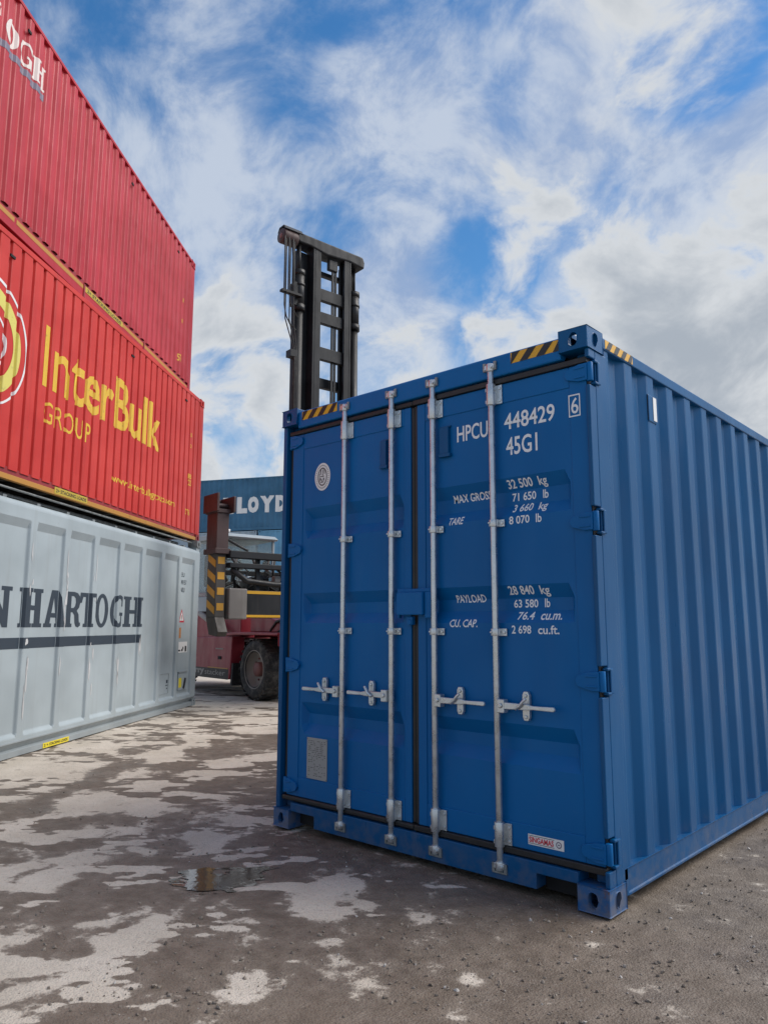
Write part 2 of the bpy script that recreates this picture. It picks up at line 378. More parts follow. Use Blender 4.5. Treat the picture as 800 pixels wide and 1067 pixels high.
SLAB = {
 'H': [[(0,0),(.44,0),(.44,_S),(.36,_S),(.36,.44),(.66,.44),(.66,_S),(.58,_S),(.58,0),(1,0),(1,_S),(.92,_S),(.92,1-_S),(1,1-_S),(1,1),(.58,1),(.58,1-_S),(.66,1-_S),(.66,.56),(.36,.56),(.36,1-_S),(.44,1-_S),(.44,1),(0,1),(0,1-_S),(.08,1-_S),(.08,_S),(0,_S)]],
 'A': [[(0,0),(.40,0),(.40,_S),(.31,_S),(.345,.26),(.60,.26),(.635,_S),(.56,_S),(.56,0),(1,0),(1,_S),(.93,_S),(.68,1),(.34,1),(.07,_S),(0,_S)], [(.375,.38),(.475,.80),(.57,.38)]],
 'R': [[(0,0),(.46,0),(.46,_S),(.37,_S),(.37,.42),(.48,.42),(.60,.34),(.64,.12),(.72,.02),(.86,-.01),(1,.04),(1,.14),(.93,.12),(.90,.20),(.87,.36),(.74,.47),(.88,.56),(.95,.72),(.90,.88),(.76,.97),(.55,1),(0,1),(0,1-_S),(.09,1-_S),(.09,_S),(0,_S)], [(.37,.54),(.37,.88),(.52,.88),(.63,.82),(.66,.71),(.62,.60),(.52,.54)]],
 'T': [[(.26,0),(.74,0),(.74,_S),(.64,_S),(.64,.88),(.80,.88),(.88,.70),(1,.70),(.98,1),(.02,1),(0,.70),(.12,.70),(.20,.88),(.36,.88),(.36,_S),(.26,_S)]],
 'O': [ell(.5,.5,.5,.52,30), ell(.5,.5,.235,.40,24)],
 'G': [[(.97,.98),(.88,.98),(.83,.92),(.68,1.0),(.5,1.02),(.28,.97),(.10,.82),(0,.58),(0,.40),(.09,.18),(.26,.03),(.48,-.02),(.64,0),(.76,.08),(.80,.02),(.92,.02),(.92,.36),(1,.36),(1,.46),(.54,.46),(.54,.36),(.64,.36),(.64,.20),(.56,.11),(.46,.12),(.34,.22),(.28,.40),(.28,.60),(.33,.78),(.46,.90),(.60,.89),(.74,.80),(.84,.66),(.97,.66)]],
 'N': [[(0,0),(.38,0),(.38,_S),(.29,_S),(.29,.66),(.72,0),(.90,0),(.90,1-_S),(1,1-_S),(1,1),(.62,1),(.62,1-_S),(.71,1-_S),(.71,.42),(.34,1),(0,1),(0,1-_S),(.09,1-_S),(.09,_S),(0,_S)]],
 'E': [[(0,0),(.97,0),(1,.30),(.88,.30),(.80,.12),(.38,.12),(.38,.44),(.55,.44),(.57,.34),(.66,.34),(.66,.66),(.57,.66),(.55,.56),(.38,.56),(.38,.88),(.77,.88),(.85,.72),(.96,.72),(.94,1),(0,1),(0,1-_S),(.09,1-_S),(.09,_S),(0,_S)]],
 'D': [[(0,0),(.55,0),(.78,.06),(.94,.24),(1,.5),(.94,.76),(.78,.94),(.55,1),(0,1),(0,1-_S),(.10,1-_S),(.10,_S),(0,_S)], [(.38,.12),(.38,.88),(.53,.87),(.65,.78),(.71,.62),(.71,.38),(.65,.22),(.53,.13)]]}
def fit(bm, a0, a1, b0, b1):
    for v in bm.verts: v.co = (a0+(a1-a0)*v.co.x, b0+(b1-b0)*v.co.y, 0)
    return bm
def lay(name, bms, mat, parent, fn, cutsA=(), cutsB=()):
    """lays flat figures on a folded wall: cut at the folds, then pushed onto the surface"""
    bm = bmesh.new()
    for b in bms:
        me = bpy.data.meshes.new('lettering'); b.to_mesh(me); b.free(); bm.from_mesh(me); bpy.data.meshes.remove(me)
    for k, cuts in ((0, cutsA), (1, cutsB)):
        lo = min(v.co[k] for v in bm.verts); hi = max(v.co[k] for v in bm.verts)
        for c in cuts:
            if lo < c < hi:
                co = [0, 0, 0]; co[k] = c; no = [0, 0, 0]; no[k] = 1
                bmesh.ops.bisect_plane(bm, geom=bm.verts[:]+bm.edges[:]+bm.faces[:], dist=1e-6, plane_co=co, plane_no=no)
    for v in bm.verts: v.co = fn(v.co.x, v.co.y)
    me = bpy.data.meshes.new(name); bm.to_mesh(me); bm.free(); me.materials.append(mat)
    o = bpy.data.objects.new(name, me); COL.objects.link(o); o.parent = parent
    return o
def rect(a0, a1, b0, b1): return outline_bm([[(a0,b0),(a1,b0),(a1,b1),(a0,b1)]])

# ------------------------------------------------------------------ container parts
def chamfer(pts, c):
    out = [pts[0]]
    for p, q, r in zip(pts, pts[1:], pts[2:]):
        a = math.hypot(p[0]-q[0], p[1]-q[1]); b = math.hypot(r[0]-q[0], r[1]-q[1]); ca, cb = min(c, a/3)/a, min(c, b/3)/b
        out += [(q[0]+(p[0]-q[0])*ca, q[1]+(p[1]-q[1])*ca), (q[0]+(r[0]-q[0])*cb, q[1]+(r[1]-q[1])*cb)]
    return out + [pts[-1]]
def folds(s0, s1, first, pitch, outer, slope, inner, depth, ch=0.006):
    """outline of a trapezoid-corrugated wall: (along, height); 'first' is where the first recess starts"""
    pts = [(s0, 0.0)]; s = first
    while s + 2*slope + inner < s1 - 0.01:
        pts += [(s, 0.0), (s+slope, -depth), (s+slope+inner, -depth), (s+2*slope+inner, 0.0)]; s += pitch
    pts.append((s1, 0.0))
    return chamfer(pts, ch)
def corr_wall(name, prof, z0, z1, mat, parent, fn):
    mb = MB(); ring = []
    for s, h in prof: ring.append((mb.bm.verts.new(fn(s, h, z0)), mb.bm.verts.new(fn(s, h, z1))))
    for a, b in zip(ring, ring[1:]): mb.bm.faces.new((a[0], b[0], b[1], a[1]))
    return mb.build(name, mat, parent, normals=False)
def casting(parent, x0, x1, y0, y1, z0, z1, holes, mat, bevel=0.007):
    mb = MB(); X, Y, Z = Vector((1,0,0)), Vector((0,1,0)), Vector((0,0,1)); dx, dy, dz = x1-x0, y1-y0, z1-z0
    F = {'-y': ((x0,y0,z0), X, Z, dx, dz), '+y': ((x1,y1,z0), -X, Z, dx, dz), '+x': ((x1,y0,z0), Y, Z, dy, dz), '-x': ((x0,y1,z0), -Y, Z, dy, dz),
         '+z': ((x0,y0,z1), X, Y, dx, dy), '-z': ((x0,y1,z0), X, -Y, dx, dy)}
    for k, (O, U, V, w, h) in F.items():
        if k in holes:
            if k in '+z-z': mb.holed(O, U, V, w, h, w/2, h/2, 0.032*(1 if dx < dy else 1.9), 0.062 if dx < dy else 0.032, 0.028, sup=3)
            else: mb.holed(O, U, V, w, h, w/2, h/2, 0.026, 0.036, 0.028, sup=2.8)
        else:
            O = Vector(O); mb.poly([O, O+U*w, O+U*w+V*h, O+V*h])
    mb.build('corner_casting', mat, parent, bevel=bevel, normals=False, weld=True)

# ------------------------------------------------------------------ the ground
def vnoise(x, y, seed=0):
    xi = np.floor(x).astype(np.int64); yi = np.floor(y).astype(np.int64); fx = x-xi; fy = y-yi
    def h(a, b):
        n = (a*374761393 + b*668265263 + seed*974634521) & 0x7fffffff
        n = ((n ^ (n >> 13)) * 1274126177) & 0x7fffffff
        return ((n ^ (n >> 16)) & 0xffff)/65535.0
    u = fx*fx*(3-2*fx); v = fy*fy*(3-2*fy)
    return (h(xi,yi)*(1-u)+h(xi+1,yi)*u)*(1-v) + (h(xi,yi+1)*(1-u)+h(xi+1,yi+1)*u)*v
def fbm(x, y, seed=0, octv=5, g=0.5):
    s = 0; a = 1; t = 0
    for i in range(octv):
        s = s + a*vnoise(x*2**i + 17.3*i, y*2**i - 9.1*i, seed+i); t += a; a *= g
    return s/t
def zz(pts, x0, y0, sc): return [(x0+a/sc, y0+b/sc) for a, b in pts]
Z5 = lambda *p: zz(p, 0, 700, 2.667)
Z6 = lambda *p: zz(p, 200, 850, 2.0)
DRY_LAND = [Z5((-300,330),(0,250),(550,60),(560,-60),(900,-60),(900,420),(700,430),(620,440),(560,380),(470,420),(300,460),(170,480),(0,470),(-300,560))]
WET = [Z5((-200,430),(0,385),(110,345),(210,290),(380,235),(420,243),(340,280),(250,315),(210,350),(120,392),(0,425),(-200,520)),
 Z5((330,215),(385,205),(440,215),(400,228),(340,228)), Z5((315,188),(380,182),(395,188),(330,195)), Z5((420,265),(520,255),(500,290),(440,300),(400,290)),
 Z5((490,185),(530,180),(525,195),(495,198)), Z5((630,110),(690,108),(680,120),(640,120)), Z5((600,200),(700,180),(800,172),(800,212),(640,235),(560,250),(520,240)),
 Z5((150,415),(300,400),(470,400),(560,375),(620,355),(700,350),(800,325),(800,352),(640,380),(560,402),(430,422),(330,432),(200,425)),
 Z5((420,150),(470,145),(460,157),(430,158)), Z5((540,165),(620,150),(610,165),(560,172)), Z5((560,310),(640,300),(800,285),(800,320),(660,325),(600,340),(540,335)),
 Z5((255,235),(320,230),(310,242),(262,243)), Z5((140,238),(178,236),(170,244)), Z5((245,318),(320,312),(300,330),(250,330)), Z5((530,215),(600,205),(590,222),(540,226))]
DRY = [Z5((50,590),(100,555),(245,540),(190,580),(90,608)), Z5((-80,530),(0,530),(120,515),(150,528),(60,550),(50,575),(0,582),(-80,580)), Z5((155,515),(230,495),(310,510),(260,530),(190,525)),
 Z5((435,455),(560,435),(630,455),(600,500),(540,495)), Z5((320,485),(400,480),(440,495),(360,510)), Z5((175,710),(300,675),(450,640),(445,660),(330,690),(220,715)),
 Z5((205,745),(330,715),(470,675),(480,690),(400,720),(485,735),(360,780),(230,830),(140,840),(140,800),(240,770)), Z5((-80,720),(0,715),(140,715),(80,745),(0,762),(-80,790)),
 Z5((-60,770),(0,760),(100,790),(60,840),(0,862),(-60,880)), Z5((-60,900),(0,890),(130,860),(210,830),(250,850),(130,900),(40,920),(-60,940)),
 Z5((60,960),(180,925),(310,905),(310,920),(180,950),(80,982)), Z5((130,940),(0,955),(-60,980),(0,1010),(100,990)), Z5((770,670),(800,650),(805,690)),
 Z5((420,920),(470,905),(480,925),(430,940)), Z5((-40,650),(45,655),(30,670),(-40,674)),
 Z6((180,190),(300,130),(355,140),(290,190),(320,200),(290,225),(190,220)), Z6((330,185),(380,190),(350,198)), Z6((455,210),(500,215),(490,230),(460,225)),
 Z6((560,345),(580,335),(585,360),(565,365)), Z6((490,318),(515,320),(510,332)), Z6((535,420),(570,390),(580,395),(560,425)), Z6((580,410),(620,400),(600,430)),
 Z6((40,370),(110,378),(90,390)), Z6((75,345),(125,335),(110,360)), Z6((340,350),(385,360),(350,372)), Z6((255,270),(280,262),(275,288)), Z6((270,320),(292,318),(280,330))]
PALE = [Z5((580,650),(780,610),(700,645),(650,660)), Z5((590,900),(680,890),(650,920)), Z6((90,185),(180,155),(130,190)), Z6((60,270),(110,272),(70,280)), Z5((560,690),(700,680),(720,700),(600,705)), Z5((600,760),(690,765),(640,775))]
PUDDLE = [Z5((490,596),(508,566),(560,552),(640,548),(700,542),(735,540),(720,566),(680,586),(640,604),(585,612),(515,614))]
SHEEN = [Z5((520,580),(600,556),(690,535),(770,515),(800,540),(720,580),(640,604),(560,612))]
def sdf(P, poly):
    """signed distance (negative inside), P: (n,2)"""
    q = np.array(poly); near = np.all((P > q.min(0)-0.3) & (P < q.max(0)+0.3), axis=1)
    full = np.full(len(P), 9.0)
    if not near.any(): return full
    P = P[near]; d = np.full(len(P), 1e9); ins = np.zeros(len(P), bool); n = len(poly)
    for i in range(n):
        a = np.array(poly[i]); b = np.array(poly[(i+1) % n]); e = b-a; w = P-a
        t = np.clip((w@e)/(e@e+1e-12), 0, 1); q = w - t[:,None]*e; d = np.minimum(d, (q*q).sum(1))
        c = (a[1] > P[:,1]) != (b[1] > P[:,1]); x = a[0] + (P[:,1]-a[1])*(b[0]-a[0])/(b[1]-a[1]+1e-12)
        ins ^= c & (P[:,0] < x)
    full[near] = np.where(ins, -1, 1)*np.sqrt(d); return full
def ground_poly(poly): return [tuple(on_z(x, y)[:2]) for x, y in poly]
GX0, GX1, GY0, GY1, GS = -10.0, 6.0, -4.5, 10.0, 0.028
def relief(x, y):
    return 0.020*(fbm(x*0.9, y*0.9, 3, 3)-0.5) + 0.016*(fbm(x*4.0, y*4.0, 9, 4)-0.5) + 0.007*(fbm(x*14, y*14, 21, 3)-0.5)
WATER = -0.006
def pud_field(x, y):
    wx = x + 0.20*(fbm(x*2.3, y*2.3, 131, 5, 0.62)-0.5) + 0.05*(fbm(x*13, y*13, 135, 3)-0.5)
    wy = y + 0.20*(fbm(x*2.3, y*2.3, 151, 5, 0.62)-0.5) + 0.05*(fbm(x*13, y*13, 155, 3)-0.5)
    P = np.stack([wx, wy], 1); pud = np.full(len(x), -1.0)
    for p in PUDDLE: pud = np.maximum(pud, np.clip(-sdf(P, ground_poly(p))/0.10, -1, 1))
    return pud + np.where(pud > -0.999, 2.6*(fbm((x*.739+y*.674)*7, (-x*.674+y*.739)*22, 165, 4, 0.6)-0.46), 0)
def build_ground():
    nx = int((GX1-GX0)/GS)+1; ny = int((GY1-GY0)/GS)+1
    xs = np.linspace(GX0, GX1, nx); ys = np.linspace(GY0, GY1, ny); X, Y = np.meshgrid(xs, ys, indexing='ij'); x = X.ravel(); y = Y.ravel()
    wx = x + 0.60*(fbm(x*2.2, y*2.2, 31, 5, 0.66)-0.5) + 0.10*(fbm(x*9, y*9, 35, 3)-0.5)
    wy = y + 0.60*(fbm(x*2.2, y*2.2, 51, 5, 0.66)-0.5) + 0.10*(fbm(x*9, y*9, 55, 3)-0.5)
    P = np.stack([wx, wy], 1); n1 = 0.6*(fbm((x*.8-y*.6)*1.8, (x*.6+y*.8)*4.6, 71, 5, 0.7)-0.5) + 0.55*(fbm((x*.8-y*.6)*5.0, (x*.6+y*.8)*8.0, 91, 4, 0.6)-0.5)
    dry = np.full(len(x), -1.0)
    soft = lambda d, w: np.clip(-d/w, -1, 1)
    for p in DRY_LAND: dry = np.maximum(dry, soft(sdf(P, ground_poly(p)), 0.22))
    land = dry > 0
    PW = 0.6*P + 0.4*np.stack([x, y], 1)
    for p in WET: dry = np.minimum(dry, -soft(sdf(PW, ground_poly(p)), 0.16))
    PQ = 0.45*P + 0.55*np.stack([x, y], 1)
    for p in DRY: dry = np.maximum(dry, soft(sdf(PQ, ground_poly(p))-0.015, 0.09))
    for p in PALE: dry = np.maximum(dry, -0.35 + 0.55*soft(sdf(P, ground_poly(p)), 0.08)*0.5)
    u_ = x*.739+y*.674; v_ = -x*.674+y*.739
    fl = fbm(u_*2.6+4, v_*5.6, 201, 5, 0.64); dry = np.where(land, dry - 3.2*np.clip((fl-0.56)/0.07, 0, 1), dry)
    pf = fbm(u_*3.3, v_*6.5+7, 231, 5, 0.64); dry = np.where(~land & (x < 1.7) & (y < 3), dry + 2.2*np.clip((pf-0.605)/0.06, 0, 1), dry)
    dry = dry + np.where(dry > -0.9, n1*3.3, n1*0.8)
    ed = np.clip(np.minimum.reduce([x-GX0, GX1-x, y-GY0, GY1-y])/0.8, 0, 1); dry = dry*ed + 0.9*(1-ed)
    pud = pud_field(x, y)
    z = relief(x, y); z = np.where(pud > -0.99, np.maximum(z, WATER+0.004*(fbm(x*9, y*9, 4, 3)*2-0.7)), z)
    # the far and side edges settle onto the flat sheet beyond
    edge = np.minimum.reduce([x-GX0, GX1-x, y-GY0, GY1-y]); z *= np.clip(edge/0.6, 0, 1)
    under = (x > -0.1) & (x < 2.6) & (y > -0.12); z = np.where(under, np.minimum(z, 0.0)-0.004, z)
    # puddle basins sink a little so that water can stand in them
    k = np.clip(pud*0.5+0.5, 0, 1); k = k*k*(3-2*k); z = np.where(pud > -0.99, z*(1-k) + k*(WATER-0.010), z)
    sheen = np.full(len(x), -1.0)
    for p in SHEEN: sheen = np.maximum(sheen, soft(sdf(P, ground_poly(p)), 0.09))
    ring = [(-250,-250),(250,-250),(250,250),(-250,250)]
    V = np.concatenate([np.stack([x, y, z], 1), np.array([(a, b, 0.0) for a, b in ring])])
    N0 = nx*ny; idx = np.arange(N0).reshape(nx, ny)
    q = np.stack([idx[:-1,:-1], idx[1:,:-1], idx[1:,1:], idx[:-1,1:]], -1).reshape(-1, 4)
    faces = q.tolist()
    c00, c10, c11, c01 = int(idx[0,0]), int(idx[-1,0]), int(idx[-1,-1]), int(idx[0,-1])
    faces += [[N0, N0+1] + [int(i) for i in idx[::-1,0]], [N0+1, N0+2] + [int(i) for i in idx[-1,::-1]], [N0+2, N0+3] + [int(i) for i in idx[:,-1]], [N0+3, N0] + [int(i) for i in idx[0,:]]]
    me = bpy.data.meshes.new('ground'); me.from_pydata(V.tolist(), [], faces); me.update()
    me.polygons.foreach_set('use_smooth', [True]*len(me.polygons))
    for nm, arr, far in (('dry', dry, 0.9), ('pud', pud, -1.0), ('sheen', sheen, -1.0)):
        at = me.attributes.new(nm, 'FLOAT', 'POINT'); at.data.foreach_set('value', np.concatenate([arr, np.full(4, far)]).astype(np.float32))
    o = bpy.data.objects.new('ground', me); COL.objects.link(o); tag(o, kind='structure', label='yard ground of crushed stone and mud with pale dry and dark wet patches')
    n = NT('yard_ground'); tc = n.map()
    def attr(nm):
        a = n.N.new('ShaderNodeAttribute'); a.attribute_name = nm; return a.outputs['Fac']
    f1 = n.noise(tc, 9, 8, 0.68); f2 = n.noise(tc, 38, 6, 0.7); f3 = n.noise(tc, 2.1, 5, 0.6); gr = n.vor(tc, 105); gr2 = n.vor(tc, 48)
    d = n.mth('ADD', attr('dry'), n.mth('MULTIPLY', n.mth('SUBTRACT', f1, 0.5), 3.2)); d = n.mth('ADD', d, n.mth('MULTIPLY', n.mth('SUBTRACT', f2, 0.5), 1.5))
    dryf = n.rng(d, -0.22, 0.42)
    damp = n.rng(d, -1.15, -0.1)
    dc = n.mix(n.rng(f3, 0.3, 0.7), (0.48, 0.420, 0.345), (0.58, 0.515, 0.435)); dc = n.mix(n.mth('MULTIPLY', n.rng(f2, 0.5, 0.75), 0.55), dc, (0.24, 0.215, 0.185))
    wc = n.mix(n.rng(f1, 0.32, 0.7), (0.126, 0.098, 0.073), (0.184, 0.145, 0.111)); wc = n.mix(n.mth('MULTIPLY', damp, 0.5), wc, (0.215, 0.177, 0.141))
    stone = n.rng(gr.outputs['Distance'], 0.30, 0.12); sc_ = n.noise(gr.outputs['Color'], 3.0, 0)
    wc = n.mix(n.mth('MULTIPLY', stone, n.rng(sc_, 0.52, 0.66)), wc, (0.24, 0.215, 0.19))
    wc = n.mix(n.mth('MULTIPLY', stone, n.rng(sc_, 0.47, 0.36)), wc, (0.050, 0.043, 0.038))
    dc = n.mix(n.mth('MULTIPLY', stone, n.rng(sc_, 0.45, 0.34)), dc, (0.21, 0.19, 0.165))
    c = n.mix(dryf, wc, dc)
    p = n.rng(n.mth('ADD', attr('pud'), n.mth('MULTIPLY', n.mth('SUBTRACT', f1, 0.5), 0.8)), -0.5, 0.3)
    c = n.mix(n.mth('MULTIPLY', p, 0.8), c, (0.105, 0.082, 0.062))
    rgh = n.mix(dryf, n.mix(n.rng(f3, 0.35, 0.62), (0.36,)*3, (0.66,)*3), (0.93,)*3)
    shn = n.rng(n.mth('ADD', attr('sheen'), n.mth('MULTIPLY', n.mth('SUBTRACT', f2, 0.5), 2.4)), -0.1, 0.5)
    rgh = n.mix(shn, rgh, (0.10,)*3)
    h = n.mth('ADD', n.mth('MULTIPLY', gr.outputs['Distance'], -0.9), n.mth('MULTIPLY', f2, 1.2)); h = n.mth('ADD', h, n.mth('MULTIPLY', gr2.outputs['Distance'], -0.45))
    b = n.bump(h, 0.55, 0.007)
    me.materials.append(n.done(c, rgh, 0, b, 0.4))
build_ground()

def build_puddles():
    n = NT('muddy_water'); o = n.map()
    wat = n.done((0.085, 0.066, 0.050), 0.05, 0.0, n.bump(n.noise(o, 24, 4, 0.55), 0.10, 0.004), 1.0); n.b.inputs['IOR'].default_value = 2.1
    V = {}; mb = MB(); st = 0.014
    for poly in PUDDLE:
        g = np.array(ground_poly(poly)); lo = g.min(0)-0.2; hi = g.max(0)+0.2
        i0, j0 = np.floor(lo/st).astype(int); i1, j1 = np.ceil(hi/st).astype(int)
        I, J = np.meshgrid(np.arange(i0, i1+1), np.arange(j0, j1+1), indexing='ij')
        F = pud_field(I.ravel()*st, J.ravel()*st).reshape(I.shape)
        for a in range(I.shape[0]-1):
            for b in range(I.shape[1]-1):
                key = (i0+a, j0+b)
                if key in V or max(F[a,b], F[a+1,b], F[a,b+1], F[a+1,b+1]) <= 0: continue
                V[key] = 1
                q = [((i0+a+da)*st, (j0+b+db)*st, F[a+da,b+db]) for da, db in ((0,0),(1,0),(1,1),(0,1))]; out = []
                for p0, p1 in zip(q, q[1:]+q[:1]):
                    if p0[2] > 0: out.append((p0[0], p0[1], WATER))
                    if (p0[2] > 0) != (p1[2] > 0):
                        t = p0[2]/(p0[2]-p1[2]); out.append((p0[0]+(p1[0]-p0[0])*t, p0[1]+(p1[1]-p0[1])*t, WATER))
                if len(out) > 2: mb.poly(out)
    ob = mb.build('puddle', wat, weld=True); tag(ob, kind='structure', label='shallow muddy puddle on the yard reflecting the sky')
build_puddles()

def inside(px, py, poly):
    r = False
    for (ax, ay), (bx, by) in zip(poly, poly[1:]+poly[:1]):
        if (ay > py) != (by > py) and px < ax+(py-ay)*(bx-ax)/(by-ay): r = not r
    return r
def on_dry(px, py): return any(inside(px, py, p) for p in DRY+DRY_LAND) and not any(inside(px, py, p) for p in WET)

def build_gravel():
    """loose chippings lying on the yard"""
    rg = np.random.default_rng(4); V = []; F = []; ico = [(0,0,1),(.894,0,.447),(.276,.851,.447),(-.724,.526,.447),(-.724,-.526,.447),(.276,-.851,.447),(.724,.526,-.447),(-.276,.851,-.447),(-.894,0,-.447),(-.276,-.851,-.447),(.724,-.526,-.447),(0,0,-1)]
    fi = [(0,1,2),(0,2,3),(0,3,4),(0,4,5),(0,5,1),(1,6,2),(2,7,3),(3,8,4),(4,9,5),(5,10,1),(2,6,7),(3,7,8),(4,8,9),(5,9,10),(1,10,6),(11,7,6),(11,8,7),(11,9,8),(11,10,9),(11,6,10)]
    ico = np.array(ico); n = 0
    while n < 3600:
        far = rg.random() < 0.35
        px, py = (rg.uniform(-20, 820), rg.uniform(745, 900)) if far else (rg.uniform(-30, 830), rg.uniform(840, 1085))
        g = on_z(px, py); x, y = g[0], g[1]
        if not (GX0+1 < x < GX1-1 and GY0+.5 < y < GY1-.5) or (-0.06 < x < 2.5 and y > -0.05): continue
        if rg.random() < 0.85 and on_dry(px, py): continue
        if fbm(np.array([x*1.3]), np.array([y*1.3]), 77, 3)[0] < rg.uniform(0.30, 0.62) - (0.12 if x > 2.4 else 0): continue
        r = 0.0020 + 0.0080*rg.random()**5.5
        rot = rg.normal(size=(3,3)); qm, _ = np.linalg.qr(rot); sc = np.array([rg.uniform(.7,1.3), rg.uniform(.7,1.3), rg.uniform(.5,.9)])
        pts = (ico*sc*(1+0.22*rg.normal(size=(12,1))))@qm*r; b = len(V)
        z = float(relief(np.array([x]), np.array([y]))[0]) + r*0.25
        V += (pts+np.array([x, y, z])).tolist(); F += [tuple(b+i for i in f) for f in fi]; n += 1
    me = bpy.data.meshes.new('gravel'); me.from_pydata(V, [], F); me.update()
    o = bpy.data.objects.new('gravel', me); COL.objects.link(o); tag(o, 'loose stone chippings scattered over the muddy yard', 'gravel', kind='stuff')
    nt = NT('chippings'); v = nt.noise(nt.map(), 55, 1, 0.4)
    g = nt.N.new('ShaderNodeNewGeometry'); k = g.outputs['Random Per Island']
    c = nt.mix(nt.rng(k, 0.0, 1.0), (0.13, 0.104, 0.083), (0.25, 0.208, 0.17)); c = nt.mix(nt.rng(k, 0.93, 0.96), c, (0.42, 0.39, 0.36))
    me.materials.append(nt.done(c, 0.75))
build_gravel()

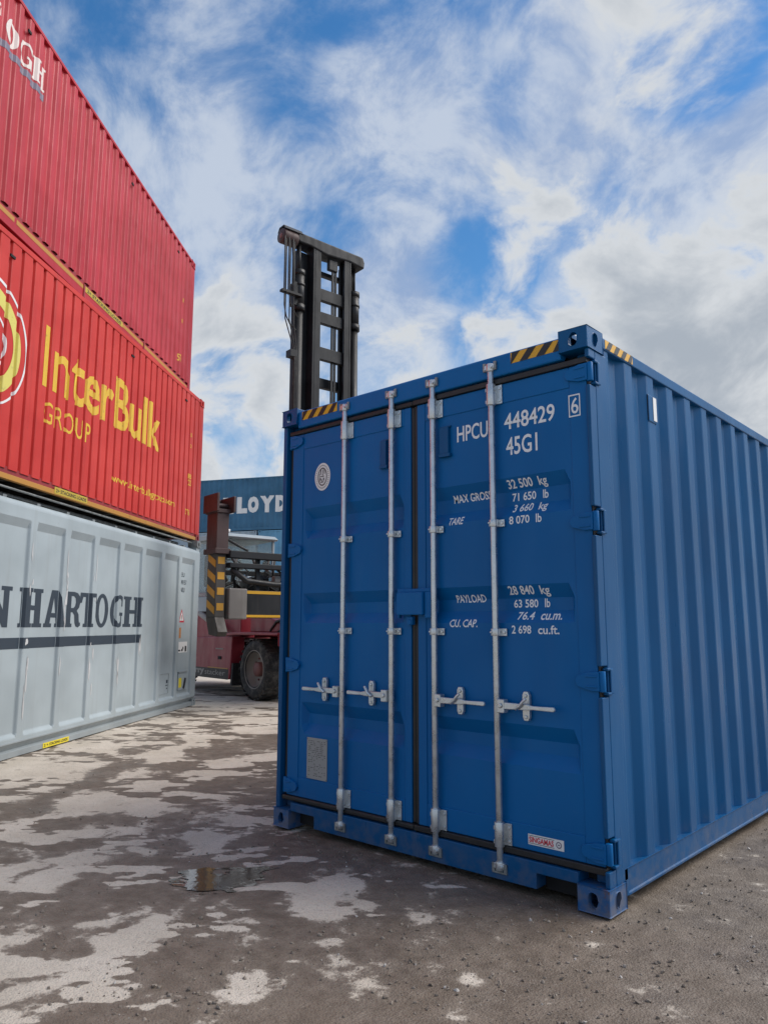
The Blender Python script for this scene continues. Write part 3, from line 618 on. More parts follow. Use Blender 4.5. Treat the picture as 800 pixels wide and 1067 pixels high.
# ------------------------------------------------------------------ the blue container in front
CW, CH, CL = 2.438, 2.896, 12.192
DY = 0.040                                   # door faces stand this far behind the castings
def build_blue():
    B = M['blue']
    root = thing('shipping_container', (0, 0, 0), 0, 'clean blue high-cube container with silver locking bars standing alone on the yard in front', 'container')
    # castings
    e = 0.0015
    for xa, xb, sx in ((0, .162, '-x'), (CW-.162, CW, '+x')):
        for ya, yb, sy in ((0, .178, '-y'), (CL-.178, CL, '+y')):
            casting(root, xa, xb, ya, yb, 0, .118, (sx, sy), M['blue_worn'])
            casting(root, xa, xb, ya, yb, CH-.118, CH, (sx, sy, '+z'), B, 0.012)
    # posts
    for sgn in (0, 1):
        m = MB()
        def bx(x0, x1, *a):
            m.box(*((x0, x1) if sgn == 0 else (CW-x1, CW-x0)), *a)
        bx(0.003, .105, .088, .214, .1185, CH-.1185)
        hzs = [.1185] + [q for h_ in (.268, 1.070, 1.868, 2.655) for q in (h_-.075, h_+.075)] + [CH-.1185]
        for za_, zb_ in (zip(hzs[::2], hzs[1::2]) if sgn else ((.1185, CH-.1185),)): bx(.003, .042 if sgn == 0 else .026, .016, .0875, za_, zb_)
        for hz in (2.655, 1.868, 1.070, .268):     # hinge lugs welded on the post
            bx(-.010, .020, .060, .1, hz+.052, hz+.066); bx(-.010, .020, .060, .1, hz-.066, hz-.052); bx(-.008, .002, .096, .128, hz-.062, hz+.062)
        m.build('corner_post', B, root, bevel=0.006)
        m = MB()
        m.box(*((.003, .11) if sgn == 0 else (CW-.11, CW-.003)), CL-.17, CL-.01, .1185, CH-.1185); m.build('corner_post', B, root, bevel=0.005)
    # header and sill
    hd = MB(); hd.prism([(.018, 2.748), (.060, 2.748), (.10, 2.80), (.10, 2.872), (.022, 2.872), (.014, 2.862), (.014, 2.756)], 'x', .1625, CW-.1625)
    header = hd.build('door_header', M['blue_door'], root, bevel=0.004)
    sb = MB(); sb.prism([(.1625, .166), (.1625, .112), (.395, .112), (.395, .036), (CW-.395, .036), (CW-.395, .112), (CW-.1625, .112), (CW-.1625, .166)], 'y', .010, .15)
    sb.build('door_sill', B, root, bevel=0.004)
    for a, b in ((.166, .393), (CW-.393, CW-.166)):
        pk = MB(); pk.box(a, b, .10, .5, .02, .108); pk.build('sill_pocket', M['void'], root)
    for a0, a1, sl_ in ((0.205, 0.565, 1), (1.965, 2.272, 1)):
        b0, b1 = 2.800, 2.862; yy = .0125
        st = lay('hazard_stripe', [rect(a0, a1, b0, b1)], M['hazard_y'], header, lambda a, b: (a, yy, b))
        w = 0.052; k = a0 - 0.045; bl = []
        while k < a1 - 0.01:
            q = [(k, b0), (k+w, b0), (k+w+.055, b1), (k+.055, b1)]
            # clip to the band
            q = [(min(max(x, a0), a1), z) for x, z in q]
            if abs(q[1][0]-q[0][0]) + abs(q[2][0]-q[3][0]) > .012: bl.append(outline_bm([q]))
            k += 2*w
        me = lay('hazard_bar', bl, M['hazard_k'], header, lambda a, b: (a, yy-.002, b))
    # long sides
    for side in (0, 1):
        X0 = CW-.012 if side else .012; sg = 1 if side else -1
        prof = folds(.21, CL-.16, .262, .2985, .092, .066, .074, .036)
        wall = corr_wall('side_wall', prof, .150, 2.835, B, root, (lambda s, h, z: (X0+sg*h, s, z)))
        m = MB(); a, b = sorted((CW-.060 if side else .060, CW-.004 if side else .004)); m.box(a, b, .179, CL-.179, 2.818, 2.882); tr = m.build('top_rail', B, root, bevel=0.006)
        m = MB()
        if side: m.prism([(CW-.05, .052), (CW-.003, .046), (CW-.003, .058), (CW-.010, .062), (CW-.010, .166), (CW-.004, .172), (CW-.06, .172)], 'y', .215, CL-.179)
        else: m.prism([(.05, .052), (.003, .046), (.003, .058), (.010, .062), (.010, .166), (.004, .172), (.06, .172)], 'y', .215, CL-.179)
        m.build('bottom_rail', B, root, bevel=0.002)
        m = MB(); a, b = sorted((CW-.03 if side else .03, CW-.003 if side else .003)); m.box(a, b, .179, .2155, .05, .172); m.build('bottom_rail', B, root)
        if side:
            bl = []; st = lay('hazard_stripe', [rect(.215, .56, 2.826, 2.876)], M['hazard_y'], tr, lambda a, b: (CW-.0025, a, b))
            for k in np.arange(.225, .56, .09): bl.append(outline_bm([[(k, 2.826), (min(.56, k+.045), 2.826), (min(.56, k+.085), 2.876), (min(k+.04, .56), 2.876)]]))
            lay('hazard_bar', bl, M['hazard_k'], tr, lambda a, b: (CW-.001, a, b))
            v = MB(); v.prism([(2.53, CW-.06), (2.545, CW+.002), (2.70, CW+.002), (2.725, CW-.06)], 'y', .755, .85) if False else None
            vm = MB(); vm.prism([(CW-.06, 2.50), (CW-.006, 2.54), (CW-.006, 2.70), (CW-.06, 2.735)], 'y', .765, .875)
            ve = vm.build('vent_cover', B, wall, bevel=.004)
            g = MB(); g.box(CW-.05, CW-.010, .7625, .766, 2.545, 2.70, 0); g.build('vent_slot', M['void'], ve)
            g = MB(); g.box(CW-.0055, CW-.003, .826, .872, 2.55, 2.695); g.build('vent_plate', M['label_w'], ve)
            for z_ in (2.735, 2.49):
                g = MB(); g.box(CW-.055, CW-.035, .755, .775, z_, z_+.015); g.build('vent_clip', M['zinc'], ve)
    # roof, floor, rear end
    m = MB(); 
    pr = folds(.179, CL-.179, .3, .21, .09, .02, .08, .02)
    ring = [(m.bm.verts.new((.06, s, 2.872+h)), m.bm.verts.new((CW-.06, s, 2.872+h))) for s, h in pr]
    for a, b in zip(ring, ring[1:]): m.bm.faces.new((a[0], a[1], b[1], b[0]))
    m.build('roof', B, root, normals=False)
    m = MB(); m.box(.06, CW-.06, .16, CL-.1, .11, .148)
    for k in range(38): m.box(.06, CW-.06, .42+k*.305, .47+k*.305, .03, .109)
    m.build('floor_frame', M['strap_dark'], root)
    corr_wall('rear_wall', folds(.11, CW-.11, .2, .25, .09, .05, .08, .04), .118, CH-.03, B, root, lambda s, h, z: (s, CL-.03+h, z))
    m = MB(); m.box(.04, CW-.04, .112, .16, .12, 2.80); m.build('dark_door_backing', M['void'], root)  # near-black backing added behind the doors, putting the gaps' darkness into colour

    # ---- doors: FP turns a spot seen on the casting plane into one on the door face
    kf = (3.4478+DY+.006)/3.4478
    FX = lambda x: 4.1605+(x-4.1605)*kf
    FZ = lambda z: 1.3412+(z-1.3412)*kf
    ZT = [[FZ(q) for q in t] for t in ((2.147, 2.076, 1.994, 1.930), (1.558, 1.488, 1.421, 1.356), (.834, .758, .693, .625))]
    DEP = .046
    zbreak = sorted(q for t in ZT for q in t)
    def fz(z):
        for a, b, c, d in ZT:
            if d < z < a:
                return (a-z)/(a-b) if z > b else ((z-d)/(c-d) if z < c else 1.0)
        return 0.0
    doors = []
    for (x0, x1, p0, p1, t0, t1) in ((.085, 1.203, .195, 1.150, .218, 1.140), (1.256, 2.404, 1.318, 2.305, 1.345, 2.290)):
        dm = MB()
        for q in ((x0, p0, .206, 2.704), (p1, x1, .206, 2.704)): dm.box(q[0], q[1], DY, DY+.05, q[2], q[3])
        zt, zb = FZ(2.576), FZ(.343)
        dm.box(p0+.0005, p1-.0005, DY+.001, DY+.05, zt, 2.704); dm.box(p0+.0005, p1-.0005, DY+.001, DY+.05, .206, zb)
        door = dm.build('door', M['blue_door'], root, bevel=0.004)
        xs = [p0+.0005, t0, t0+.03, t1-.03, t1, p1-.0005]; zs = [zb+.0005]+zbreak+[zt-.0005]
        Y = lambda x, z: DY+.006 + DEP*min(fz(z), max(0, min((x-t0)/.03, (t1-x)/.03, 1)))
        pm = MB(); vv = [[pm.bm.verts.new((x, Y(x, z), z)) for z in zs] for x in xs]
        for i in range(len(xs)-1):
            for j in range(len(zs)-1): pm.bm.faces.new((vv[i][j], vv[i+1][j], vv[i+1][j+1], vv[i][j+1]))
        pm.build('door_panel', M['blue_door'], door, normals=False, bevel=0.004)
        gm = MB(); left = x0 < 1
        gx0, gx1 = (x0-.03, x1+.025) if left else (x0-.025, x1+.010)
        gm.box(gx0, gx1, .026, .10, 2.7065, 2.738); gm.box(gx0, gx1, .022, .10, .1725, .2045)
        gm.box(gx0, x0-.0008, DY+.006, .10, .206, 2.704); gm.box(x1+.0008, gx1, DY+.006, .10, .206, 2.704)
        gm.build('gasket', M['gasket'], door, bevel=.010, seg=3)
        # hinges
        ed = x0 if left else x1; s = -1 if left else 1
        for i, hz in enumerate((2.655, 1.868, 1.070, .268)):
            hm = MB()
            X_ = lambda q: ed - s*q
            hm.prism([(X_(-.012), hz-.046), (X_(-.012), hz+.046), (X_(.035), hz+.046), (X_(.105), hz+.026), (X_(.118), hz), (X_(.105), hz-.026), (X_(.035), hz-.046)], 'y', DY-.016, DY-.001)
            hm.tube((X_(-.020), DY+.006, hz-.05), (X_(-.020), DY+.006, hz+.05), .017)
            hm.box(*sorted((X_(.0), X_(.06))), DY-.021, DY-.016, hz-.030, hz-.020); hm.box(*sorted((X_(.0), X_(.06))), DY-.021, DY-.016, hz+.020, hz+.030)
            hm.build('hinge', M['blue_door'], door, bevel=.003)
        # locking bars with cams at both ends
        YB = .010
        for bi, bxp in enumerate((.655, 1.078) if left else (1.411, 1.836)):
            bx_ = 4.1605+(bxp-4.1605)*1.003
            bm_ = MB(); bm_.tube((bx_, YB, .10), (bx_, YB, 2.815), .0172, n=20)
            for zc, sg in ((2.805, 1), (.105, -1)):
                bm_.tube((bx_, YB, zc-.022), (bx_, YB, zc+.022), .024, n=16)
                bm_.prism([(bx_-.034, zc-.012), (bx_+.030, zc-.012), (bx_+.036, zc+.016), (bx_+.010, zc+.022), (bx_-.030, zc+.014)], 'y', YB-.016, YB+.010)
                bm_.tube((bx_+.018, YB-.026, zc), (bx_+.018, YB-.008, zc), .009, n=10)
            bar = bm_.build('locking_bar', M['zinc'], door, bevel=.002)
            for zc in (2.815, .096):
                km = MB(); km.box(bx_-.045, bx_-.028, -.002, .012, zc-.022, zc+.022); km.box(bx_+.028, bx_+.045, -.002, .012, zc-.022, zc+.022); km.box(bx_-.045, bx_+.045, .0, .0125, zc-.028, zc-.018); km.build('cam_keeper', M['zinc_dark'], door, bevel=.002)
            for zc in (2.645, .262):                                        # long bearing brackets near the ends
                q = MB(); q.tube((bx_, YB, zc-.062), (bx_, YB, zc+.062), .0265, n=20); q.box(bx_+.012, bx_+.060, DY-.009, DY-.001, zc-.055, zc+.055); q.box(bx_+.018, bx_+.027, YB-.002, DY-.001, zc-.055, zc+.055)
                for dz in (-.035, .035): q.tube((bx_+.046, DY-.015, zc+dz), (bx_+.046, DY-.009, zc+dz), .009, n=8)
                q.box(bx_-.030, bx_-.0235, YB-.012, YB+.012, zc-.05, zc-.03); q.box(bx_-.030, bx_-.0235, YB-.012, YB+.012, zc+.02, zc+.04)
                q.build('bar_bracket', M['zinc'], door, bevel=.002)
            for zc in (1.905, 1.306, .735):                                 # short guides
                if zc == .735: continue
                q = MB(); q.tube((bx_, YB, zc-.019), (bx_, YB, zc+.019), .0255, n=18); q.box(bx_+.012, bx_+.058, DY-.010, DY-.001, zc-.020, zc+.020); q.box(bx_+.018, bx_+.028, YB-.002, DY-.001, zc-.020, zc+.020)
                q.tube((bx_+.044, DY-.018, zc), (bx_+.044, DY-.010, zc), .009, n=8); q.tube((bx_-.012, YB-.030, zc), (bx_-.012, YB-.020, zc), .006, n=8)
                q.build('bar_guide', M['zinc'], door, bevel=.002)
            # handle: hub on the bar, lever laid sideways, kept by a hasp plate
            s2 = -1 if left else 1; hz = .922; hx = lambda q: bx_ + s2*q
            h = MB(); h.box(*sorted((hx(.018), hx(.062))), YB-.030, YB+.014, hz-.038, hz+.032); h.tube((hx(.04), YB-.040, hz), (hx(.04), YB-.030, hz), .013, n=12)
            h.prism([(hx(.055), hz-.018), (hx(.055), hz+.018), (hx(.20), hz+.016), (hx(.235), hz+.010), (hx(.355), hz+.012), (hx(.362), hz), (hx(.355), hz-.012), (hx(.235), hz-.010), (hx(.20), hz-.014)], 'y', YB-.026, YB-.010)
            h.build('door_handle', M['zinc'], door, bevel=.004)
            c = MB(); cx = hx(.175)
            c.prism([(cx-.021, hz-.055), (cx-.012, hz-.072), (cx+.012, hz-.072), (cx+.021, hz-.055), (cx+.021, hz+.060), (cx+.012, hz+.078), (cx-.012, hz+.078), (cx-.021, hz+.060)], 'y', DY-.024, DY-.002)
            c.path([(cx+s2*.022, YB-.030, hz+.045), (cx+s2*.005, YB-.034, hz+.028), (cx-s2*.012, YB-.036, hz+.006), (cx-s2*.040, YB-.034, hz-.012)], .009)
            for dz in (-.052, .056): c.tube((cx, DY-.031, hz+dz), (cx, DY-.024, hz+dz), .010, n=8)
            c.build('handle_catch', M['zinc'], door, bevel=.003)
        doors.append((door, Y, t0, t1))
    # door extras
    dl, YL, *_t = doors[0]; dr, YR, *_t2 = doors[1]
    for dd, xa, xb in ((dl, 1.000, 1.050), (dr, 1.478, 1.545)):
        m = MB(); a, b = FX(xa), FX(xb); m.box(a, b, DY-.018, DY+.005, FZ(2.345), FZ(2.505)); m.box(a-.004, b+.012, DY-.022, DY+.005, FZ(2.325), FZ(2.345)); m.box(a-.006, b+.010, DY-.006, DY+.005, FZ(2.505), FZ(2.515))
        m.build('vent_box', B, dd, bevel=.003)
    m = MB(); a, b = 1.135, 1.335
    m.box(a, b, -.020, .022, 1.404, 1.538); m.box(a-.016, a-.004, DY-.030, DY, 1.385, 1.562); m.box(a-.016, b+.045, DY-.034, DY-.022, 1.538, 1.560); m.box(b+.004, b+.05, DY-.040, DY, 1.385, 1.538)
    m.box(a+.055, a+.10, DY-.03, DY+.0, 1.345, 1.395); m.tube((a+.078, DY-.036, 1.36), (a+.078, DY-.026, 1.36), .018)
    m.build('lock_box', M['blue_door'], root, bevel=.004)
    # lettering stencilled on the right-hand door
    W_ = M['white']
    def put(txt, x0, z0, x1, z1, bold=0.0, shear=0, sp=1.0, door=dr, Yf=YR, mat=W_):
        bm = fit(text_bm(txt, bold, shear, sp), FX(x0), FX(x1), FZ(z0), FZ(z1))
        lay('lettering', [bm], mat, door, lambda a, b: (a, Yf(a, b)-.0012, b), (), zbreak)
    put('HPCU', 1.595, 2.402, 1.812, 2.497, .014); put('448429', 1.922, 2.418, 2.238, 2.512, .014); put('45G1', 1.931, 2.271, 2.129, 2.373, .014)
    put('6', 2.338, 2.430, 2.379, 2.516, .008, Yf=lambda a, b: DY)
    fr = outline_bm([[(FX(2.324), FZ(2.414)), (FX(2.390), FZ(2.414)), (FX(2.390), FZ(2.533)), (FX(2.324), FZ(2.533))], [(FX(2.330), FZ(2.421)), (FX(2.384), FZ(2.421)), (FX(2.384), FZ(2.526)), (FX(2.330), FZ(2.526))]])
    lay('lettering', [fr], W_, dr, lambda a, b: (a, DY-.0015, b))
    # the check digit sits on the flat door stile
    for t, q in (('32 500', (1.921, 2.089, 2.077, 2.136)), ('kg', (2.114, 2.076, 2.165, 2.134)), ('71 650', (1.936, 2.018, 2.085, 2.064)), ('lb', (2.128, 2.017, 2.160, 2.064)), ('3 660', (1.950, 1.954, 2.074, 1.999)), ('kg', (2.111, 1.941, 2.163, 1.997)), ('8 070', (1.940, 1.886, 2.067, 1.930)), ('lb', (2.106, 1.884, 2.140, 1.931)),
                 ('MAX GROSS', (1.536, 2.050, 1.800, 2.096)), ('TARE', (1.521, 1.918, 1.627, 1.963)), ('PAYLOAD', (1.548, 1.470, 1.750, 1.514)), ('CU. CAP.', (1.526, 1.332, 1.717, 1.376)),
                 ('28 840', (1.914, 1.506, 2.070, 1.553)), ('kg', (2.107, 1.492, 2.163, 1.550)), ('63 580', (1.930, 1.437, 2.079, 1.481)), ('lb', (2.119, 1.437, 2.150, 1.483)), ('76.4', (1.966, 1.372, 2.068, 1.415)), ('cu.m.', (2.108, 1.371, 2.233, 1.404)), ('2 698', (1.940, 1.299, 2.059, 1.343)), ('cu.ft.', (2.100, 1.298, 2.224, 1.343))):
        put(t, *q, bold=.016)
    # class emblem, data plate and maker's sticker
    cx, cz, rx, rz = FX(.445), FZ(2.352), .078, .098
    lay('class_emblem', [outline_bm([ell(cx, cz, rx, rz, 40)])], M['label_w'], dl, lambda a, b: (a, DY+.0035, b))
    em = [outline_bm([ell(cx, cz, rx*.60, rz*.66, 32), ell(cx, cz, rx*.50, rz*.57, 32)])]
    for x, z, w, h in ((-.2,.30,.10,.34),(.10,.30,.12,.26),(-.02,.02,.48,.06),(-.22,-.14,.14,.14),(.16,-.16,.16,.18),(-.03,-.32,.40,.06),(0.05,.12,.12,.08),(-.08,-.22,.08,.12),(.30,.28,.06,.26),(-.36,-.05,.06,.5)):
        em.append(rect(cx+(x-w/2)*rx, cx+(x+w/2)*rx, cz+(z-h/2)*rz*1.2, cz+(z+h/2)*rz*1.2))
    for i in range(34):                                # the ring of tiny capitals reads as dashes
        t = 2*math.pi*i/34; em.append(outline_bm([ell(cx+rx*.80*math.cos(t), cz+rz*.82*math.sin(t), .0035, .0045, 6)]))
    lay('emblem_mark', em, M['emblem'], dl, lambda a, b: (a, DY+.002, b))
    x0, x1, z0, z1 = FX(.334), FX(.527), FZ(.350), FZ(.610)
    pm = MB(); pm.box(x0, x1, DY+.001, DY+.0055, z0, z1); pl = pm.build('data_plate', M['plate'], dl, bevel=.002)
    ln = []; g = random.Random(3)
    for i in range(19):
        zc = z1-.020-i*.0122; k = x0+.016
        while k < x1-.022:
            w = g.uniform(.008, .032)
            if g.random() < (.9 if i < 4 else .62): ln.append(rect(k, min(k+w, x1-.014), zc-.0026, zc+.0022))
            k += w+g.uniform(.004, .014)
    ln += [outline_bm([ell(x0+.007, z, .0035, .0035, 8)]) for z in (z0+.008, z1-.008)] + [outline_bm([ell(x1-.007, z, .0035, .0035, 8)]) for z in (z0+.008, z1-.008)]
    lay('plate_text', ln, M['engrave'], dl, lambda a, b: (a, DY+.0002, b))
    x0, x1, z0, z1 = FX(2.012), FX(2.214), FZ(.250), FZ(.301)
    lay('sticker', [rect(x0, x1, z0, z1)], M['label_w'], dr, lambda a, b: (a, DY-.0006, b))
    st = [outline_bm([[(x0+.004, z0+.006), (x0+.150, z0+.006), (x0+.150, z0+.0085), (x0+.004, z0+.0085)]]), rect(x0+.004, x0+.150, z1-.0085, z1-.006)]
    lay('sticker_text', [fit(text_bm('SINGAMAS', .03), x0+.006, x0+.147, z0+.012, z1-.012)], M['label_r'], dr, lambda a, b: (a, DY-.0014, b))
    lay('sticker_line', st, M['slate'], dr, lambda a, b: (a, DY-.0014, b))
    lay('sticker_mark', [outline_bm([ell(x0+.176, (z0+z1)/2, .016, .016, 20), ell(x0+.176, (z0+z1)/2, .011, .011, 20)]), rect(x0+.171, x0+.181, (z0+z1)/2-.003, (z0+z1)/2+.003)], M['purple_grey'], dr, lambda a, b: (a, DY-.0014, b))
build_blue()

# ------------------------------------------------------------------ containers of the stacks
def far_frame(x, y, a): return (x, y), -a
def box_container(name, label, cat, loc, rz, L, H, wall_m, rail_m, pitch, outer, slope, inner, depth, zc0, zc1, post=.13, first=None, group=None, W=2.438, frame=None):
    """local axes: x along the visible long side, y out of it (the side stands at y = 0), z up"""
    root = thing(name, loc, rz, label, cat, group); fm = frame or wall_m
    for xa, xb, sx in ((0, .178, '-x'), (L-.178, L, '+x')):
        for ya, yb, sy in ((-.162, 0, '+y'), (-W, -W+.162, '-y')):
            casting(root, xa, xb, ya, yb, 0, .118, (sx, sy), rail_m); casting(root, xa, xb, ya, yb, H-.118, H, (sx, sy, '+z'), fm, .010)
            m = MB(); a, b = (.006, post) if xa == 0 else (L-post, L-.006); c, d = (-.12, -.006) if ya > -1 else (-W+.006, -W+.12)
            m.box(a, b, c, d, .1185, H-.1185); m.build('corner_post', fm, root, bevel=.008)
    prof = folds(post-.004, L-post+.004, first or post+.06, pitch, outer, slope, inner, depth)
    wall = corr_wall('side_wall', prof, zc0-.02, zc1+.015, wall_m, root, lambda s, h, z: (s, -.010+h, z))
    corr_wall('side_wall', prof, zc0-.02, zc1+.015, wall_m, root, lambda s, h, z: (s, -W+.010-h, z))
    for xe, sg in ((.012, 1), (L-.012, -1)):
        corr_wall('end_wall', folds(-W+.1, -.1, -W+.18, .25, .09, .04, .08, .035), .05, H-.03, wall_m, root, lambda s, h, z: (xe-sg*h, s, z))
    for ys in (0, 1):
        F = (lambda q: q) if ys == 0 else (lambda q: -W-q)
        m = MB(); m.box(.179, L-.179, *sorted((F(-.05), F(-.003))), zc1, H-.012); m.build('top_rail', fm, root, bevel=.006)
    m = MB(); m.box(.1, L-.1, -W+.04, -.04, H-.045, H-.025); m.build('roof', wall_m, root)
    m = MB(); m.box(.1, L-.1, -W+.06, -.06, .09, .12); 
    for k in range(int(L/.4)-1): m.box(.35+k*.4, .40+k*.4, -W+.07, -.07, .03, .0895)
    m.build('floor_frame', M['strap_dark'], root)
    return root, wall, prof
def wall_fn(prof, off=.0025):
    s_, h_ = [p[0] for p in prof], [p[1] for p in prof]
    return lambda a, b: (a, -.010+float(np.interp(a, s_, h_))+off, b)

def on_wall(name, bms, mat, wall, prof, off=.0025): return lay(name, bms, mat, wall, wall_fn(prof, off), [p[0] for p in prof])
def glyphs(word, spans, z0, z1):
    return [fit(outline_bm(SLAB[ch]), a, b, z0, z1) for ch, (a, b) in zip(word, spans)]

def build_stack():
    # --- pale grey bulk box at the bottom
    L = 8.81; H = 2.785
    (gx, gy), rz = far_frame(-6.96, 4.009, .939)
    root = thing('bulk_container', (gx, gy, 0), rz, 'pale grey ribbed container lettered in black, standing on the ground under two red ones', 'container', 'stacked bulk containers')
    G = M['grey']; W = 2.438; body = 2.632
    PA, PB = [], []
    for k in range(12): PA.append((.226+.70*k, .812+.70*k))
    SLx = .022; D_ = .036; zb0, zb1, zt1, zt0 = .205, .240, 2.352, 2.440
    def g(s):
        for a, b in PA:
            if a < s < b: return max(0, min((s-a)/SLx, (b-s)/SLx, 1))
        return 0
    def hz(z): return max(0, min((z-zb0)/(zb1-zb0), (zt0-z)/(zt0-zt1), 1))
    cutsS = sorted([q for a, b in PA for q in (a, a+SLx, b-SLx, b)]); cutsZ = [zb0, zb1, zt1, zt0]
    xs = [0]+cutsS+[L]; zs = [.165]+cutsZ+[2.56]
    Y = lambda s, z: -.012 - D_*min(g(s), hz(z))
    m = MB(); vv = [[m.bm.verts.new((x, Y(x, z), z)) for z in zs] for x in xs]
    for i in range(len(xs)-1):
        for j in range(len(zs)-1): m.bm.faces.new((vv[i][j], vv[i+1][j], vv[i+1][j+1], vv[i][j+1]))
    # rounded shoulder up to the flat top
    sh = [(-.012-.075*(1-math.cos(t)), 2.56+.072*math.sin(t)) for t in np.linspace(0, math.pi/2, 7)]
    prev = None
    for y_, z_ in sh:
        cur = (m.bm.verts.new((0.0, y_, z_)), m.bm.verts.new((L, y_, z_)))
        if prev: 
            f = m.bm.faces.new((prev[0], prev[1], cur[1], cur[0])); f.smooth = True
        prev = cur
    wall = m.build('side_wall', G, root, normals=False, bevel=.010, seg=2)
    m = MB(); m.box(.0, L, -W+.012, -.088, 2.56, 2.631); m.box(.06, L-.06, -W+.012, -.1, .17, 2.559); m.build('body_shell', G, root, bevel=.02)
    m = MB()
    m.prism([(-.3, .165), (-.002, .165), (-.002, .150), (-.050, .084), (-.001, .074), (-.001, .012), (-.3, .012)], 'x', .03, L-.03); m.build('bottom_rail', M['grey_rail'], root, bevel=.004)
    m = MB(); m.box(.03, L-.03, -W, -W+.2, .012, .165); m.build('bottom_rail', M['grey_rail'], root)
    for xa, xb, sx in ((-.012, .166, '-x'), (L-.166, L+.012, '+x')):
        for ya, yb, sy in ((-.162, .001, '+y'), (-W, -W+.162, '-y')):
            casting(root, xa, xb, ya, yb, 0, .118, (sx, sy), M['grey_rail']); casting(root, xa, xb, ya-.012, yb-.012, H-.118, H, (sx, sy, '+z'), M['zinc_dark'])
            m = MB(); m.box(xa+.02, xb-.02, ya+.02, yb-.03, 2.60, H-.119); m.build('corner_post', G, root)
    # end frames
    for a, b in ((.006, .12), (L-.12, L-.006)):
        m = MB(); m.box(a, b, -W+.01, -.014, .1185, 2.60); m.build('end_wall', G, root, bevel=.02)
    # hatch rail and pipes on the top
    m = MB(); m.tube((.35, -.30, 2.715), (L-.3, -.30, 2.715), .024, n=10); m.tube((.35, -.42, 2.70), (L-.3, -.42, 2.70), .016, n=8); m.box(.3, L-.3, -.36, -.28, 2.636, 2.655)
    m.tube((.20, -.10, 2.742), (L-.2, -.10, 2.742), .013, n=8)
    for k in np.arange(.42, L-.3, .62):
        m.box(k, k+.022, -.312, -.288, 2.631, 2.715); m.box(k+.1, k+.16, -.2, -.09, 2.632, 2.662)
    m.build('top_walkway', M['zinc_dark'], root)
    fn = lambda off: (lambda a, b: (a, Y(a, b)+off, b))
    mk = lambda nm, bms, mat, off=.0025: lay(nm, bms, mat, wall, fn(off), cutsS, cutsZ)
    mk('lettering', glyphs('HARTOGH', [(2.245+(a-2.245)*.962, 2.245+(b-2.245)*.962) for a, b in ((5.315, 4.855), (4.815, 4.40), (4.365, 3.985), (4.02, 3.615), (3.610, 3.255), (3.195, 2.825), (2.80, 2.245))], 1.315, 1.728), M['slate'])
    mk('lettering', glyphs('DEN', [(6.68, 6.26), (6.22, 5.86), (5.81, 5.325)], 1.315, 1.728), M['slate'])
    mk('underline', [rect(2.252, 6.83, 1.095, 1.208)], M['slate'])
    # the ribs are knocked bare where loads have rubbed
    gg = random.Random(5); ch = []
    for k in range(3, 9):
        c0 = .814+.70*(k-1)+.055
        for j in range(8 if k > 4 else 3):
            z = gg.uniform(.45, 2.15) if k > 4 else gg.uniform(.6, 1.3); hh = gg.uniform(.02, .16); w = gg.uniform(.004, .022); x = c0+gg.uniform(-.05, .03)
            ch.append(outline_bm([ell(x, z, w, hh, 14, .35, gg.randint(0, 999))]))
    mk('scuff', ch, M['bare'], .0032)
    # code, warning labels and door of the valve box at the far end
    for t, a0, a1, z0, z1 in (('EU', .74, .60, 2.125, 2.195), ('98157', .76, .50, 2.00, 2.075), ('NEU', .745, .57, 1.875, 1.95)): mk('lettering', [fit(text_bm(t, .01), a0, a1, z0, z1)], M['slate'])
    mk('warning_sign', [outline_bm([[(.77, 1.385), (.535, 1.385), (.655, 1.60)]])], M['label_r']); mk('warning_sign', [outline_bm([[(.735, 1.412), (.575, 1.412), (.655, 1.56)]])], M['label_w'], .004); mk('warning_mark', [rect(.664, .646, 1.44, 1.50), rect(.664, .646, 1.42, 1.432)], M['black'], .0055)
    mk('orange_label', [rect(.78, .655, 1.13, 1.30)], decal('label_orange', (.50, .20, .05), wear=.6)); 
    mk('white_label', [rect(.79, .355, .895, 1.07)], M['label_w']); mk('label_mark', [rect(.75, .66, .92, .945), rect(.61, .55, .92, .955), rect(.56, .52, .95, .99), rect(.46, .39, .91, 1.0)], M['black'], .004)
    m = MB(); yb = -.048+.001; m.box(.27+.09, .73, yb, yb+.020, .30, .575); vb = m.build('valve_door', G, wall, bevel=.006)
    m = MB(); m.box(.36, .745, yb+.0, yb+.030, .5765, .60); m.build('valve_hood', M['grey_rail'], wall)
    m = MB(); m.box(.60, .715, yb+.0205, yb+.0225, .345, .495); m.build('yellow_label', M['label_y'], vb); m = MB(); m.path([(.52, yb+.028, .32), (.50, yb+.03, .36), (.47, yb+.032, .45), (.455, yb+.03, .48)], .017, n=8); m.build('door_latch', M['black'], vb)
    m = MB(); a, b, c, d = 1.09, 1.45, .29, .60
    for q in ((a, b, c, c+.008), (a, b, d-.008, d), (a, a+.008, c+.0085, d-.0085), (b-.008, b, c+.0085, d-.0085)): m.box(q[0], q[1], yb-.006, yb+.006, q[2], q[3])
    m.build('plate_frame', M['grey_rail'], wall); mk('label_mark', [rect(1.18, 1.12, .45, .50), rect(1.17, 1.13, .36, .38), rect(1.2, 1.12, .41, .425)], M['slate'])
    # yellow stacking label on the bottom rail
    lay('stacking_label', [rect(4.64, 4.10, .006+.010, .070)], M['label_y'], root, lambda a, b: (a, .0015, b)); lay('label_text', [fit(text_bm('STACKING LOADS', .02), 4.51, 4.13, .030, .058), fit(text_bm('2 +', .02), 4.62, 4.535, .030, .058)], M['black'], root, lambda a, b: (a, .0032, b))

    # --- orange-red container in the middle
    z2 = 2.785; L2 = 8.85
    (x, y), rz = far_frame(-7.107, 4.063, .929)
